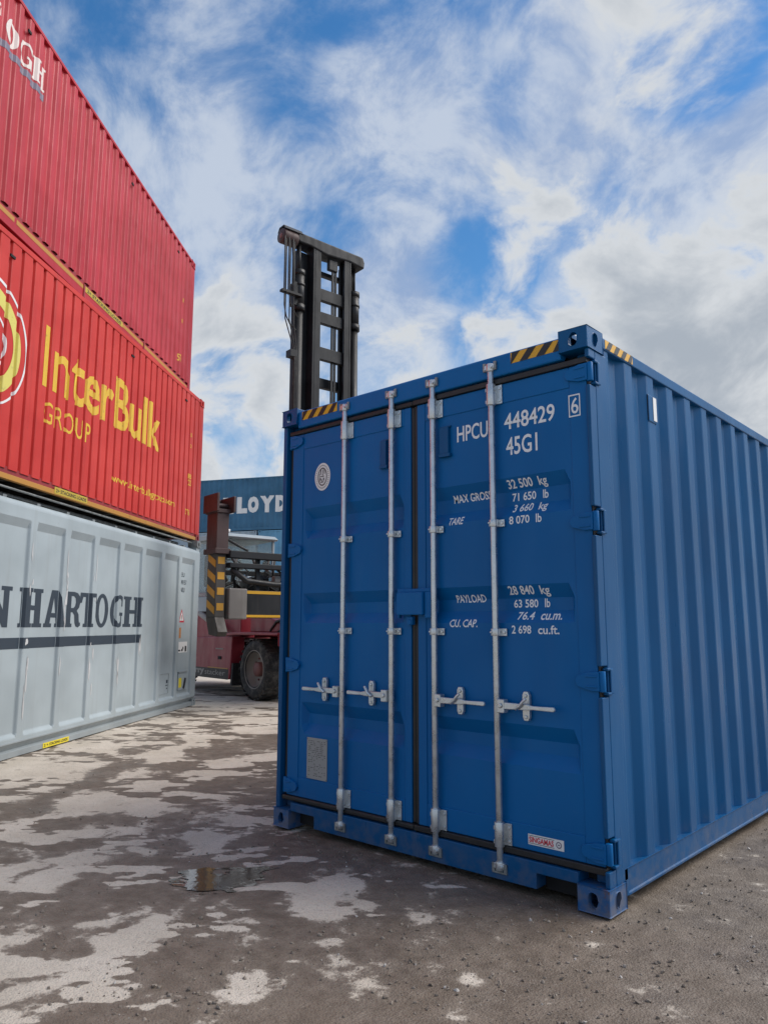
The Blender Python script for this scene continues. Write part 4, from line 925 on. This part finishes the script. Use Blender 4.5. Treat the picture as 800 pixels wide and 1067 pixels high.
    root, wall, prof = box_container('bulk_container', 'orange-red corrugated container with yellow ring emblem and yellow lettering, middle of the stack', 'container', (x, y, z2), rz, L2, 2.565, M['red_mid'], M['red_dark'], .2115, .150, .016, .0295, .034, .145, 2.49, group='stacked bulk containers')
    A = lambda nm, b, mt, off=.0025: on_wall(nm, b, mt, wall, prof, off)
    dz = lambda z: z - z2
    A('lettering', [fit(text_bm('InterBulk', .014), 5.205, 1.90, dz(3.955), dz(4.665))], M['yellow']); A('lettering', [fit(text_bm('GROUP', .004, 0, 1.25), 5.13, 4.075, dz(3.565), dz(3.815))], M['yellow'])
    A('lettering', [fit(text_bm('www.interbulkgroup.com', .012), 3.40, 1.205, dz(3.195), dz(3.335))], M['yellow'])
    cx, cz = 6.175, dz(4.135)
    A('ring_emblem', [outline_bm([ell(cx, cz, .525, .56, 60, .012, 3), ell(cx-.01, cz, .385, .41, 56, .02, 4)])], M['yellow_green'])
    A('ring_emblem', [outline_bm([ell(cx, cz, .650, .665, 64, .008, 5), ell(cx, cz, .622, .638, 64, .008, 6)]), outline_bm([ell(cx, cz, .285, .305, 44, .010, 7), ell(cx, cz, .262, .282, 44, .012, 8)]), outline_bm([ell(cx-.02, cz+.12, .11, .10, 24, .03, 9)])], M['label_w'])
    for (a, b, z0, z1, t) in ((.62, .50, 3.82, 3.90, 'IB'), (.62, .50, 3.70, 3.80, '22'), (.72, .52, 3.185, 3.285, '25T6'), (.60, .54, 4.55, 4.62, 'BU'), (.60, .54, 4.36, 4.42, '2')):
        A('lettering', [fit(text_bm(t, .02), a, b, dz(z0), dz(z1))], M['yellow'])
    for s in (5.87, 2.96, .84):
        m = MB(); m.box(s, s+.085, -.012, .003, dz(5.098), dz(5.125)); m.build('vent', M['void'], wall)
    m = MB(); m.box(.179, L2-.179, -.060, -.022, .075, .150); m.build('bottom_rail', M['red_dark'], root); m = MB(); m.box(.179, L2-.179, -.055, -.001, .018, .0745); lr = m.build('bottom_rail', M['rail_y'], root, bevel=.004)
    m = MB(); m.box(.179, L2-.179, -2.436, -2.38, .018, .15); m.build('bottom_rail', M['red_dark'], root)
    m = MB(); m.box(4.06, 4.82, -.0005, .0015, .030, .108); lb = m.build('stacking_label', M['label_a'], root); lay('label_text', [fit(text_bm('2+ STACKING LOADS', .02), 4.79, 4.09, .048, .090)], M['black'], root, lambda a, b: (a, .0028, b))

    # --- faded red container on top
    z1 = 5.351; L1 = 8.85
    (x, y), rz = far_frame(-7.134, 3.773, .894)
    root, wall, prof = box_container('bulk_container', 'faded crimson container with broken white lettering over a grey line, topmost of the stack', 'container', (x, y, z1), rz, L1, 2.57, M['red_top'], M['red_dark'], .2045, .074, .032, .0665, .033, .265, 2.515, group='stacked bulk containers')
    A = lambda nm, b, mt, off=.0025: on_wall(nm, b, mt, wall, prof, off); dz = lambda z: z - z1
    A('lettering', glyphs('HARTOGH', [(7.62, 7.30), (7.27, 6.98), (6.95, 6.66), (6.50, 6.19), (6.13, 5.90), (5.865, 5.60), (5.57, 5.325)], dz(7.275), dz(7.555)), M['offwhite'])
    A('lettering', glyphs('DEN', [(8.66, 8.40), (8.37, 8.12), (8.09, 7.80)], dz(7.275), dz(7.555)), M['offwhite'])
    A('underline', [rect(5.325, 8.66, dz(7.165), dz(7.245))], M['purple_grey'])
    for a, b, z0, z1_, t in ((.57, .47, 6.93, 7.0, 'BU'), (.58, .46, 6.55, 6.62, 'IB'), (.68, .50, 5.84, 5.97, '25T6')): A('lettering', [fit(text_bm(t, .02), a, b, dz(z0), dz(z1_))], M['yellow'])
    for s in (5.70, 2.87, .87):
        m = MB(); m.box(s, s+.06, -.012, .003, dz(7.675), dz(7.705)); m.build('vent', M['void'], wall)
    m = MB(); m.box(.179, L1-.179, -.070, -.038, .190, .270); m.build('bottom_rail', M['red_dark'], root)  # recess above the rail, its shadow put in as darker red
    m = MB(); m.box(.179, L1-.179, -.068, -.001, .020, .1895); rl = m.build('bottom_rail', M['red_top'], root, bevel=.005)
    m = MB(); m.box(.179, L1-.179, -2.436, -2.37, .02, .27); m.build('bottom_rail', M['red_dark'], root)
    m = MB()
    for a, b in ((.2, 2.185), (2.23, 4.14), (4.185, 5.70), (5.74, 8.6)): m.box(a, b, -.0005, .0012, .118, .170)
    m.build('amber_band', M['rail_y'], rl)
    m = MB(); m.box(2.99, 4.135, .0014, .0030, .106, .180); m.build('stacking_label', M['label_a'], rl); lay('label_text', [fit(text_bm('2+ STACKING LOADS', .02), 4.08, 3.05, .12, .165)], M['black'], rl, lambda a, b: (a, .0045, b))
    m = MB()
    for s in (2.19, 4.145): m.box(s, s+.035, -.01, .010, .02, .19)
    m.build('rail_strap', M['red_dark'], rl)
build_stack()

# ------------------------------------------------------------------ containers far behind
def build_far():
    P1 = on_z(293, 495.6, 8.38); P2 = on_z(212, 500.6, 8.38); e = P1-P2; e[2] = 0; ln = np.linalg.norm(e[:2]); e = e/ln
    def at(px):                     # distance along the row (image right = positive) of a picture column
        d = ray(px, 525); n = np.array([-e[1], e[0], 0]); t = ((P1-CAM)@n)/(d@n); q = CAM+d*t; return float((q-P1)@e)
    rz = math.atan2(-e[1], -e[0])
    def loc(s, z): return (P1[0]+e[0]*s, P1[1]+e[1]*s, z)
    kw = dict(pitch=.278, outer=.07, slope=.068, inner=.072, depth=.036, zc0=.16, zc1=None)
    def mk(label, s_right, z, L, H, mt, grp='containers stacked at the back of the yard'):
        k = dict(kw); k['zc1'] = H-.07
        r, w, p = box_container('shipping_container', label, 'container', loc(s_right, z), rz, L, H, mt, mt, group=grp, **k)
        for y in (0, -2.39):
            m = MB(); m.box(.179, L-.179, y-.05, y-.003 if y == 0 else y, .03, .16); m.build('bottom_rail', mt, r)
        return r, w, p
    r, w, p = mk('petrol-blue container lettered LLOYD in white, on top of the far stack', at(300)+1.2, 5.792, 12.192, 2.591, M['line_blue'])
    o = at(300)+1.2; A = lambda px: o-at(px)
    bms = [fit(text_bm(t, .085), A(a), A(b), .86, 1.66) for t, a, b in (('L', 232.5, 243.8), ('L', 246.6, 257.4), ('O', 258.2, 269.4), ('Y', 270.9, 285.6), ('D', 287.0, 298))]
    on_wall('lettering', bms, M['label_w'], w, p, .004)
    s = at(269)
    mk('light blue container under the lettered petrol-blue one, seen past the machine cab', s+.04+6.058, 2.896, 6.058, 2.896, M['pale_blue'])
    mk('blue-grey container under the lettered petrol-blue one, beside the light blue one', s-.04, 2.896, 6.058, 2.896, M['blue_grey'])
    mk('brown-red container on the ground at the back, right of the dark blue one', s+.04+6.058, 0, 6.058, 2.896, M['brown_red'])
    mk('dark blue container on the ground at the back, below the blue-grey one', s-.04, 0, 6.058, 2.896, M['line_blue'])
build_far()

# ------------------------------------------------------------------ the container handler behind
def build_handler():
    a0 = R(-8); g0 = on_z(263, 730)
    HALF = 1.13                                         # wheel face to centre line
    cx, cy = g0[0]-math.sin(a0)*HALF, g0[1]+math.cos(a0)*HALF
    root = thing('container_handler', (cx, cy, 0), a0, 'dark red container handler with a tall black mast, parked behind the blue container', 'forklift truck')
    # local axes: x forward, y to its left, z up; the visible wheel faces y = -HALF
    S = lambda y: y - HALF                              # measured from the wheel face
    MR, BK = M['maroon'], M['black_steel']
    # --- wheels
    def tyre_mb(r, w, yo, sgn):
        m = MB(); n = 96
        prof = [(r*.56, .030), (r*.62, .012), (r*.78, -.002), (r*.90, .012), (r*.975, .05), (r*.985, .09), (r*.985, w-.09), (r*.975, w-.05), (r*.90, w-.012), (r*.75, w), (r*.56, w-.02)]
        m.lathe(prof, (0, yo, 0), (0, sgn, 0), n)
        for k in range(30):                             # tread lugs
            t0 = 2*math.pi*k/30; half = k % 2
            for (ya, yb, off) in ((.012, w*.52, 0.0), (w*.48, w-.012, .10)):
                q = []
                for (yy, rr, tt) in ((ya, .955, -.038), (ya, .955, .055), (yb, .975, .085), (yb, .975, -.008)):
                    q.append((rr, tt+t0+off, yy))
                B = [m.bm.verts.new((r*rr*math.cos(t), yo+sgn*yy, r*rr*math.sin(t))) for rr, t, yy in q]
                T = [m.bm.verts.new((r*1.0*math.cos(t), yo+sgn*yy, r*1.0*math.sin(t))) for rr, t, yy in q]
                m.bm.faces.new(T)
                for i in range(4): m.bm.faces.new((B[i], B[(i+1) % 4], T[(i+1) % 4], T[i]))
        return m
    def wheel(x, side, r, w, big):
        h = bpy.data.objects.new('wheel', None); COL.objects.link(h); h.parent = root; h.empty_display_size = .2
        yo = S(0) if side < 0 else -S(0); sg = 1 if side < 0 else -1; h.location = (x, 0, r)
        tyre_mb(r, w, yo, sg).build('tyre', M['tyre'], h)
        m = MB(); m.lathe([(r*.64, .014), (r*.615, .004), (r*.60, .022), (r*.58, .12), (r*.53, .155), (r*.30, .165), (r*.22, .17)], (0, yo, 0), (0, sg, 0), 56); m.build('rim', M['rim'], h)
        m = MB(); m.lathe([(r*.235, .17), (r*.235, .09), (r*.22, .07), (r*.20, .06), (0.0005, .056)], (0, yo, 0), (0, sg, 0), 36)
        for k in range(10):
            t = 2*math.pi*k/10; m.tube((r*.36*math.cos(t), yo+sg*.166, r*.36*math.sin(t)), (r*.36*math.cos(t), yo+sg*.140, r*.36*math.sin(t)), .018, n=6)
        m.build('hub', M['hub'], h)
    for sd in (-1, 1):
        wheel(0, sd, .548, .42, True); wheel(-3.35, sd, .48, .36, False)
    # --- chassis
    m = MB(); m.box(-3.9, .55, -.66, .66, .38, 1.02); m.box(-.25, .25, -.72, .72, .42, .68); m.box(-3.55, -3.15, -.74, .74, .36, .60); m.build('chassis', BK, root, bevel=.02)
    for sd in (-1, 1):
        f = lambda y: sd*(-S(y)) if sd > 0 else S(y)
        yy = sorted((f(.06), f(.34)))
        m = MB(); m.prism([(-2.62, .30), (-1.02, .31), (-.985, .42), (-.93, 1.13), (-2.62, 1.09)], 'y', *yy); sp = m.build('side_panel', MR, root, bevel=.018)
        m = MB(); m.prism([(-1.09, 1.135), (-.70, 1.16), (.80, 1.165), (.80, 1.205), (-.70, 1.215), (-1.09, 1.19)], 'y', *sorted((f(.0), f(.52)))); m.box(.78, .80, *sorted((f(.02), f(.5))), .98, 1.166); m.build('fender', MR, root, bevel=.012)
        m = MB(); m.prism([(-1.0, .20), (-.94, .20), (-.90, .62), (-.96, .62)], 'y', *sorted((f(.08), f(.40)))); m.build('mud_flap', M['rubber'], root)
        if sd < 0:
            yl = yy[0]
            m = MB(); m.box(-2.60, -1.045, yl-.004, yl-.0005, .305, .500); m.build('name_band', M['strap_dark'], sp)
            m = MB(); m.box(-1.9, -1.06, yl-.005, yl-.001, .503, .522); m.build('trim_line', M['rail_y'], sp)
            fn = lambda a, b: (a, yl-.006, b)
            lay('lettering', [fit(text_bm('rry', .05), -2.46, -2.05, .345, .475)], M['text_tan'], sp, fn); lay('lettering', [fit(text_bm('stacker', .0), -2.02, -1.17, .372, .475)], M['text_tan'], sp, fn)
            lay('lettering', [fit(text_bm('Ferrari', .0), -1.56, -1.24, .86, .905)], M['text_tan'], sp, fn) if False else None
            lay('maker_line', [rect(-1.58+i*.045, -1.545+i*.045, .872, .895) for i in range(7)], M['text_tan'], sp, fn)
            m = MB(); m.box(-1.47, -1.34, yl-.012, yl+.01, .68, .74); m.build('step_slot', M['void'], sp)
        m = MB(); m.box(-2.75, -1.05, *sorted((f(.30), f(.62))), 1.085, 1.62); m.prism([(-2.9, 1.08), (-1.7, 1.08), (-1.9, 1.93), (-2.9, 1.96)], 'y', *sorted((f(.24), f(.60)))); m.build('body_cover', MR, root, bevel=.02)
        m = MB(); m.prism([(-.85, 1.21), (.70, 1.21), (.70, 1.30), (.30, 1.36), (-.20, 1.50), (-.85, 1.58)], 'y', *sorted((f(.40), f(.66)))); m.build('body_cover', MR, root, bevel=.02)
        m = MB(); m.path([(-.10, f(.44)-.03, 1.24), (.12, f(.42)-.03, 1.40), (.40, f(.44)-.03, 1.46), (.72, f(.5), 1.36)], .03); m.path([(.2, f(.40)-.02, 1.22), (.45, f(.40)-.02, 1.30), (.7, f(.46), 1.52)], .022); m.build('hydraulic_hose', M['rubber'], root)
        m = MB(); m.tube((-2.55, f(.18), 1.58), (-1.75, f(.18), 1.30), .065, n=16); m.tube((-1.78, f(.18), 1.31), (-1.3, f(.18), 1.145), .038, n=14); m.build('steer_cylinder', M['rim'], root)
    m = MB(); m.prism([(-4.6, .55), (-3.95, .45), (-3.9, 1.0), (-2.9, 1.04), (-2.9, 1.75), (-4.4, 1.70), (-4.6, 1.5)], 'y', -.95, .95); m.build('counterweight', MR, root, bevel=.04)
    m = MB(); m.box(-3.9, -2.8, -.62, .62, 1.76, 2.05); m.build('engine_cover', MR, root, bevel=.03)
    # --- cab
    yc0, yc1, xc0, xc1, zc0, zc1 = -.98, .20, -3.0, -1.55, 1.62, 3.16
    m = MB()
    P = .05
    for x in (xc0, xc1-P):
        for y in (yc0, yc1-P): m.box(x, x+P, y, y+P, zc0+.31, zc1-.06)
    m.box(xc0, xc1, yc0, yc1, zc0, zc0+.30); cab = m.build('cab', M['grey'], root, bevel=.01)
    m = MB(); m.prism([(xc0-.08, zc1-.055), (xc1+.05, zc1-.055), (xc1+.08, zc1-.02), (xc1-.05, zc1+.05), (xc0, zc1+.06), (xc0-.08, zc1)], 'y', yc0-.04, yc1+.04); m.build('cab_roof', M['grey'], cab, bevel=.015)
    for q in ((xc1-.03, xc1-.02, yc0+P+.002, yc1-P-.002), (xc0+P+.002, xc1-P-.002, yc0+.02, yc0+.03), (xc0+P+.002, xc1-P-.002, yc1-.03, yc1-.02), (xc0+.02, xc0+.03, yc0+P+.002, yc1-P-.002)):
        m = MB(); m.box(*q, zc0+.302, zc1-.06); m.build('window', M['glass'], cab)
    m = MB(); m.lathe([(.20+.017*math.cos(t), .017*math.sin(t)) for t in np.linspace(0, 2*math.pi, 9)], (-1.95, -.52, 2.60), (.55, 0, .83), 32); m.tube((-1.95, -.52, 2.60), (-1.72, -.52, 2.1), .025); m.tube((-1.95, -.71, 2.60), (-1.95, -.33, 2.60), .012); m.build('steering_wheel', M['rubber'], cab)
    m = MB(); m.box(-2.75, -2.25, -.78, -.26, 1.925, 2.15); m.box(-2.85, -2.72, -.78, -.26, 2.151, 2.85); m.build('seat', M['seat'], cab, bevel=.05)
    m = MB(); m.box(-1.72, -1.62, -.95, .15, 1.93, 2.22); m.lathe([(.0005, .0), (.075, .0), (.09, .015), (.09, .04)], (-1.60, .02, 2.60), (1, 0, 0), 24); m.tube((-1.66, .02, 2.22), (-1.60, .02, 2.55), .012); m.build('instrument_panel', M['rubber'], cab, bevel=.01)
    m = MB(); m.tube((xc1-.1, yc0+.12, zc1+.055), (xc1-.1, yc0+.12, zc1+.13), .05, n=14); m.build('work_lamp', M['label_w'], cab)
    # --- mast
    mx = .70                                              # front face of the mast
    y0, y1 = S(.335), S(1.865)
    mast = bpy.data.objects.new('mast', None); COL.objects.link(mast); mast.parent = root; mast.location = (0, 0, 0)
    def ch(ya, yb, xa, xb, z0, z1, open_right):
        """rolled channel, web outside"""
        m = MB(); t = .045; w = yb-ya
        if open_right: m.box(xa, xb, ya, ya+t, z0, z1); m.box(xb-t, xb, ya+t, yb, z0, z1); m.box(xa, xa+t, ya+t, yb, z0, z1)
        else: m.box(xa, xb, yb-t, yb, z0, z1); m.box(xb-t, xb, ya, yb-t, z0, z1); m.box(xa, xa+t, ya, yb-t, z0, z1)
        return m
    ch(S(.42), S(.72), mx-.36, mx-.205, .62, 8.60, True).build('outer_rail', BK, mast, bevel=.008); ch(S(1.54), S(1.80), mx-.36, mx-.205, .62, 8.60, False).build('outer_rail', BK, mast, bevel=.008)
    ch(S(.69), S(.875), mx-.20, mx, .55, 8.70, True).build('inner_rail', BK, mast, bevel=.008); ch(S(1.44), S(1.61), mx-.20, mx, .55, 8.70, False).build('inner_rail', BK, mast, bevel=.008)
    m = MB(); m.prism([(S(.30), 8.70), (S(.36), 8.66), (S(.62), 8.66), (S(1.0), 8.60), (S(1.55), 8.64), (S(1.93), 8.60), (S(1.945), 8.74), (S(1.90), 8.845), (S(.42), 8.86), (S(.30), 8.82)], 'x', mx-.30, mx+.02); m.build('crosshead', BK, mast, bevel=.03, seg=3)
    for z0, z1, xa, xb in ((7.66, 7.90, mx-.15, mx-.05), (7.19, 7.42, mx-.15, mx-.05), (6.45, 6.70, mx-.15, mx-.05), (5.95, 6.14, mx-.33, mx-.22), (5.2, 5.42, mx-.15, mx-.05), (4.3, 4.5, mx-.33, mx-.22), (3.3, 3.5, mx-.15, mx-.05), (8.28, 8.36, mx-.33, mx-.22), (1.0, 1.4, mx-.33, mx-.22), (2.2, 2.4, mx-.33, mx-.22)):
        m = MB(); m.box(xa, xb, S(.70), S(1.57), z0, z1); m.build('crossbar', BK, mast, bevel=.008)
    for yc in (.385, 1.775):
        m = MB(); xq = mx-.06 if yc < 1 else mx-.16
        yq = S(.40) if yc < 1 else S(1.80)
        m.tube((xq, yq, 1.0), (xq, yq, 7.32), .085, n=18); m.tube((xq, yq, 7.32), (xq, yq, 8.08), .108, n=20); m.tube((xq, yq, 7.28), (xq, yq, 7.40), .122, n=20); m.tube((xq, yq, 7.78), (xq, yq, 7.83), .120, n=20); m.tube((xq, yq, 8.00), (xq, yq, 8.10), .118, n=20)
        m.build('lift_cylinder', M['oily'], mast)
        m = MB(); m.tube((xq, yq, 8.08), (xq, yq, 8.66), .028, n=12); m.tube((xq-.07, yq, 8.08), (xq-.07, yq, 8.66), .022, n=10); m.build('cylinder_rod', M['oily'], mast)
    for yq in (S(1.20), S(1.27)):
        m = MB(); m.box(mx-.12, mx-.09, yq, yq+.045, 1.2, 8.55); m.build('lift_chain', M['oily'], mast)
    m = MB(); m.box(mx-.15, mx-.06, S(1.10), S(1.32), 8.36, 8.60); m.build('chain_pulley', M['oily'], mast, bevel=.02)
    # hose reel with its bundle of hoses running down the near side of the mast
    ry, rz_ = S(.06), 8.665
    m = MB(); m.lathe([(.0005, -.17), (.035, -.17), (.14, -.165), (.145, -.14), (.145, .12), (.14, .15), (.0005, .15)], (mx-.02, ry+.06, rz_), (0, 1, 0), 32); reel = m.build('hose_reel', M['rusty'], mast)
    m = MB(); m.lathe([(.0005, -.174), (.05, -.174), (.05, -.168)], (mx-.02, ry+.06, rz_), (0, 1, 0), 20); m.build('reel_hub', M['hub'], reel)
    m = MB(); m.prism([(mx-.16, rz_+.10), (mx-.10, rz_+.19), (mx+.06, rz_+.19), (mx+.13, rz_+.10), (mx+.11, rz_+.09), (mx+.05, rz_+.165), (mx-.09, rz_+.165), (mx-.14, rz_+.09)], 'y', ry-.10, ry+.30); m.box(mx-.16, mx-.06, ry+.20, S(.45), rz_-.03, rz_+.06); m.build('reel_guard', M['oily'], mast)
    hs = []
    for i in range(6):
        yy = ry-.09+i*.045; xx = mx+.105-(i % 2)*.02
        hs.append([(xx, yy, rz_+.02), (xx, yy, 7.5+.02*i), (xx-.02, yy+.015, 7.0), (xx-.05, ry+.20+i*.012, 6.4), (xx-.05, ry+.22+i*.012, 1.6)] if i in (1, 3, 5) else [(xx, yy, rz_+.02), (xx, yy, 7.56)])
    hs.append([(mx+.09, ry-.07, 7.54), (mx+.09, ry-.07, 7.25), (mx+.08, ry-.02, 7.05), (mx+.07, ry+.07, 6.92), (mx+.02, ry+.24, 6.85)])
    hs.append([(mx+.09, ry+.03, 7.54), (mx+.09, ry+.05, 7.35), (mx+.06, ry+.14, 7.22), (mx+.02, ry+.26, 7.12)])
    hs.append([(mx-.05, ry+.16, rz_), (mx-.05, ry+.24, 7.6), (mx-.05, ry+.25, 1.6)])
    for hp in hs:
        m = MB(); m.path(hp, .013, n=6); m.build('hose', M['rubber'], mast)
    m = MB(); m.box(mx+.03, mx+.13, ry-.14, ry+.30, 7.50, 7.545); m.build('hose_guide', BK, mast); m = MB(); m.box(mx-.12, mx+.05, ry+.12, S(.33), 6.32, 6.45); m.build('hose_clamp', BK, mast); m = MB(); m.box(mx-.14, mx+.02, ry+.20, S(.34), 7.36, 7.82); m.build('hose_clamp', BK, mast)
    # --- carriage and spreader
    sprd = bpy.data.objects.new('spreader', None); COL.objects.link(sprd); sprd.parent = root
    xs = 1.80
    for ya in (S(.60), S(1.46)):
        m = MB(); m.box(mx+.01, mx+.18, ya, ya+.16, 1.35, 3.0); m.build('carriage_plate', BK, sprd, bevel=.01)
    m = MB(); m.box(mx+.18, xs-.30, S(.9), S(1.36), 1.6, 2.3); m.build('carriage_arm', BK, sprd, bevel=.02)
    for zb, zt, xa, xb in ((2.365, 2.475, xs-.10, xs+.06), (2.215, 2.29, xs-.10, xs+.06)):
        m = MB(); m.box(xa, xb, S(-1.52), S(3.78), zb, zt); m.build('spreader_beam', BK, sprd, bevel=.008)
    m = MB(); m.box(xs-.46, xs-.02, S(-1.18), S(3.44), 1.455, 1.880); lb = m.build('main_beam', M['oily'], sprd, bevel=.012)
    for z0, z1 in ((1.825, 1.872), (1.462, 1.500)):
        m = MB(); m.box(xs-.0195, xs-.0155, S(-1.17), S(3.43), z0, z1); m.build('yellow_edge', M['hazard_y'], lb)
    for s_ in (-1, 1):
        e0, e1 = (S(-1.50), S(-1.185)) if s_ < 0 else (S(3.445), S(3.76))
        m = MB(); m.box(xs-.50, xs+.02, e0, e1, 1.43, 1.90); m.build('end_block', M['worn_block'], sprd, bevel=.015)
    # pipes and hoses slung between the beams
    m = MB(); m.path([(xs-.02, S(-1.45), 2.20), (xs, S(-1.2), 2.02), (xs-.02, S(-.7), 1.985), (xs-.02, S(.6), 1.985), (xs-.02, S(3.0), 1.985)], .045, n=10); m.build('hydraulic_pipe', M['oily'], sprd)
    gg = random.Random(11)
    for k in range(11):
        y_ = -1.35+k*.20; m = MB(); yb = y_+gg.uniform(-.15, .35)
        m.path([(xs-.16, S(y_), 2.23), (xs-.13, S(y_+.06), 2.16+gg.uniform(-.03, .05)), (xs-.20, S((y_+yb)/2), 2.08), (xs-.22, S(yb), 1.9)], gg.choice((.014, .02, .026)), n=7); m.build('hydraulic_hose', gg.choice((M['rubber'], M['rubber'], M['zinc_dark'])), sprd)
    for k in range(6):
        y_ = -1.25+k*.32; m = MB(); m.box(xs-.22, xs-.12, S(y_), S(y_+.10), 2.02, 2.13); m.tube((xs-.17, S(y_+.12), 2.08), (xs-.17, S(y_+.22), 2.08), .03, n=10); m.build('valve', gg.choice((M['zinc'], M['rim'], M['oily'])), sprd, bevel=.005)
    for k in range(14):
        y_ = -1.4+k*.17; m = MB(); x_ = xs-.35-gg.uniform(0, .25)
        m.path([(x_, S(y_), 2.42), (x_+.06, S(y_+gg.uniform(-.1, .1)), 2.25), (x_-.04, S(y_+gg.uniform(-.2, .2)), 2.05), (x_, S(y_+gg.uniform(-.3, .3)), 1.88)], gg.choice((.02, .03, .04)), n=7); m.build('hydraulic_hose', M['rubber'], sprd)
    for k in range(5):
        m = MB(); m.box(xs-.66, xs-.40, S(-.95+k*.6), S(-.55+k*.6), 1.90, 2.12+.06*(k % 3)); m.build('manifold', M['oily'], sprd, bevel=.015)
    m = MB(); m.box(xs-.62, xs-.54, S(-1.3), S(3.4), 2.14, 2.22); m.build('spreader_beam', BK, sprd, bevel=.008)
    for k in range(7):
        m = MB(); m.box(xs-.10, xs-.04, S(-1.0+k*.75), S(-.94+k*.75), 1.882, 2.365); m.build('beam_strut', BK, sprd)
    # striped end posts with a flared hook head
    for s_ in (-1, 1):
        yo = S(-1.73) if s_ < 0 else S(3.79); y1_ = yo+.20; ym = (yo+y1_)/2
        e = bpy.data.objects.new('end_post', None); COL.objects.link(e); e.parent = sprd
        xa, xb = xs-.34, xs
        def part(nm, mt, build, bev=.006):
            m = MB(); build(m); o = m.build(nm, mt, root, bevel=bev); o.parent = sprd; return o
        bpy.data.objects.remove(e)
        post = part('end_post', M['rusty'], lambda m: (m.box(xa, xb, yo, y1_, 2.44, 3.08), m.box(xa-.03, xb+.03, yo-.03, y1_+.03, 2.42, 2.50)))
        m = MB(); m.box(xa+.03, xb-.02, yo+.02, y1_-.02, 1.46, 2.4195); m.prism([(xa+.03, 1.459), (xb-.02, 1.459), (xb+.10, 1.24), (xb+.06, 1.17), (xb-.20, 1.20)], 'y', yo+.02, y1_-.02); low = m.build('post_foot', M['strap_dark'], post, bevel=.006)
        for i in range(4):
            z = 1.56+i*.235
            m = MB(); m.prism([(yo+.045, z), (y1_-.04, z), (y1_-.04, z+.11), (yo+.045, z+.11)], 'x', xb-.0195, xb-.0165); m.build('stripe', M['stripe_y'], post)
            m = MB(); yq = yo+.0195 if s_ < 0 else y1_-.0195
            m.prism([(xa+.05, z+.06), (xb-.04, z-.06), (xb-.04, z+.05), (xa+.05, z+.17)], 'y', *sorted((yq, yq-.003*(-s_)))); m.build('stripe', M['stripe_y'], post)
        m = MB(); m.box(xa-.03, xb+.10, yo-.06, yo-.02, 3.06, 3.34); m.box(xa-.03, xb+.10, y1_+.02, y1_+.06, 3.06, 3.31); m.box(xa-.03, xb+.02, yo-.0195, y1_+.0195, 3.05, 3.11); m.box(xa-.03, xa+.02, yo-.0195, y1_+.0195, 3.11, 3.30)
        m.tube((xb-.10, yo-.02, 3.17), (xb-.10, y1_+.02, 3.17), .04, n=12); m.build('hook_head', M['rusty'], post, bevel=.006)
    m = MB(); m.path([(xs-.10, S(-1.60), 2.7), (xs+.02, S(-1.35), 2.55), (xs+.02, S(-1.2), 2.49)], .02); m.build('hydraulic_hose', M['rubber'], sprd)
build_handler()
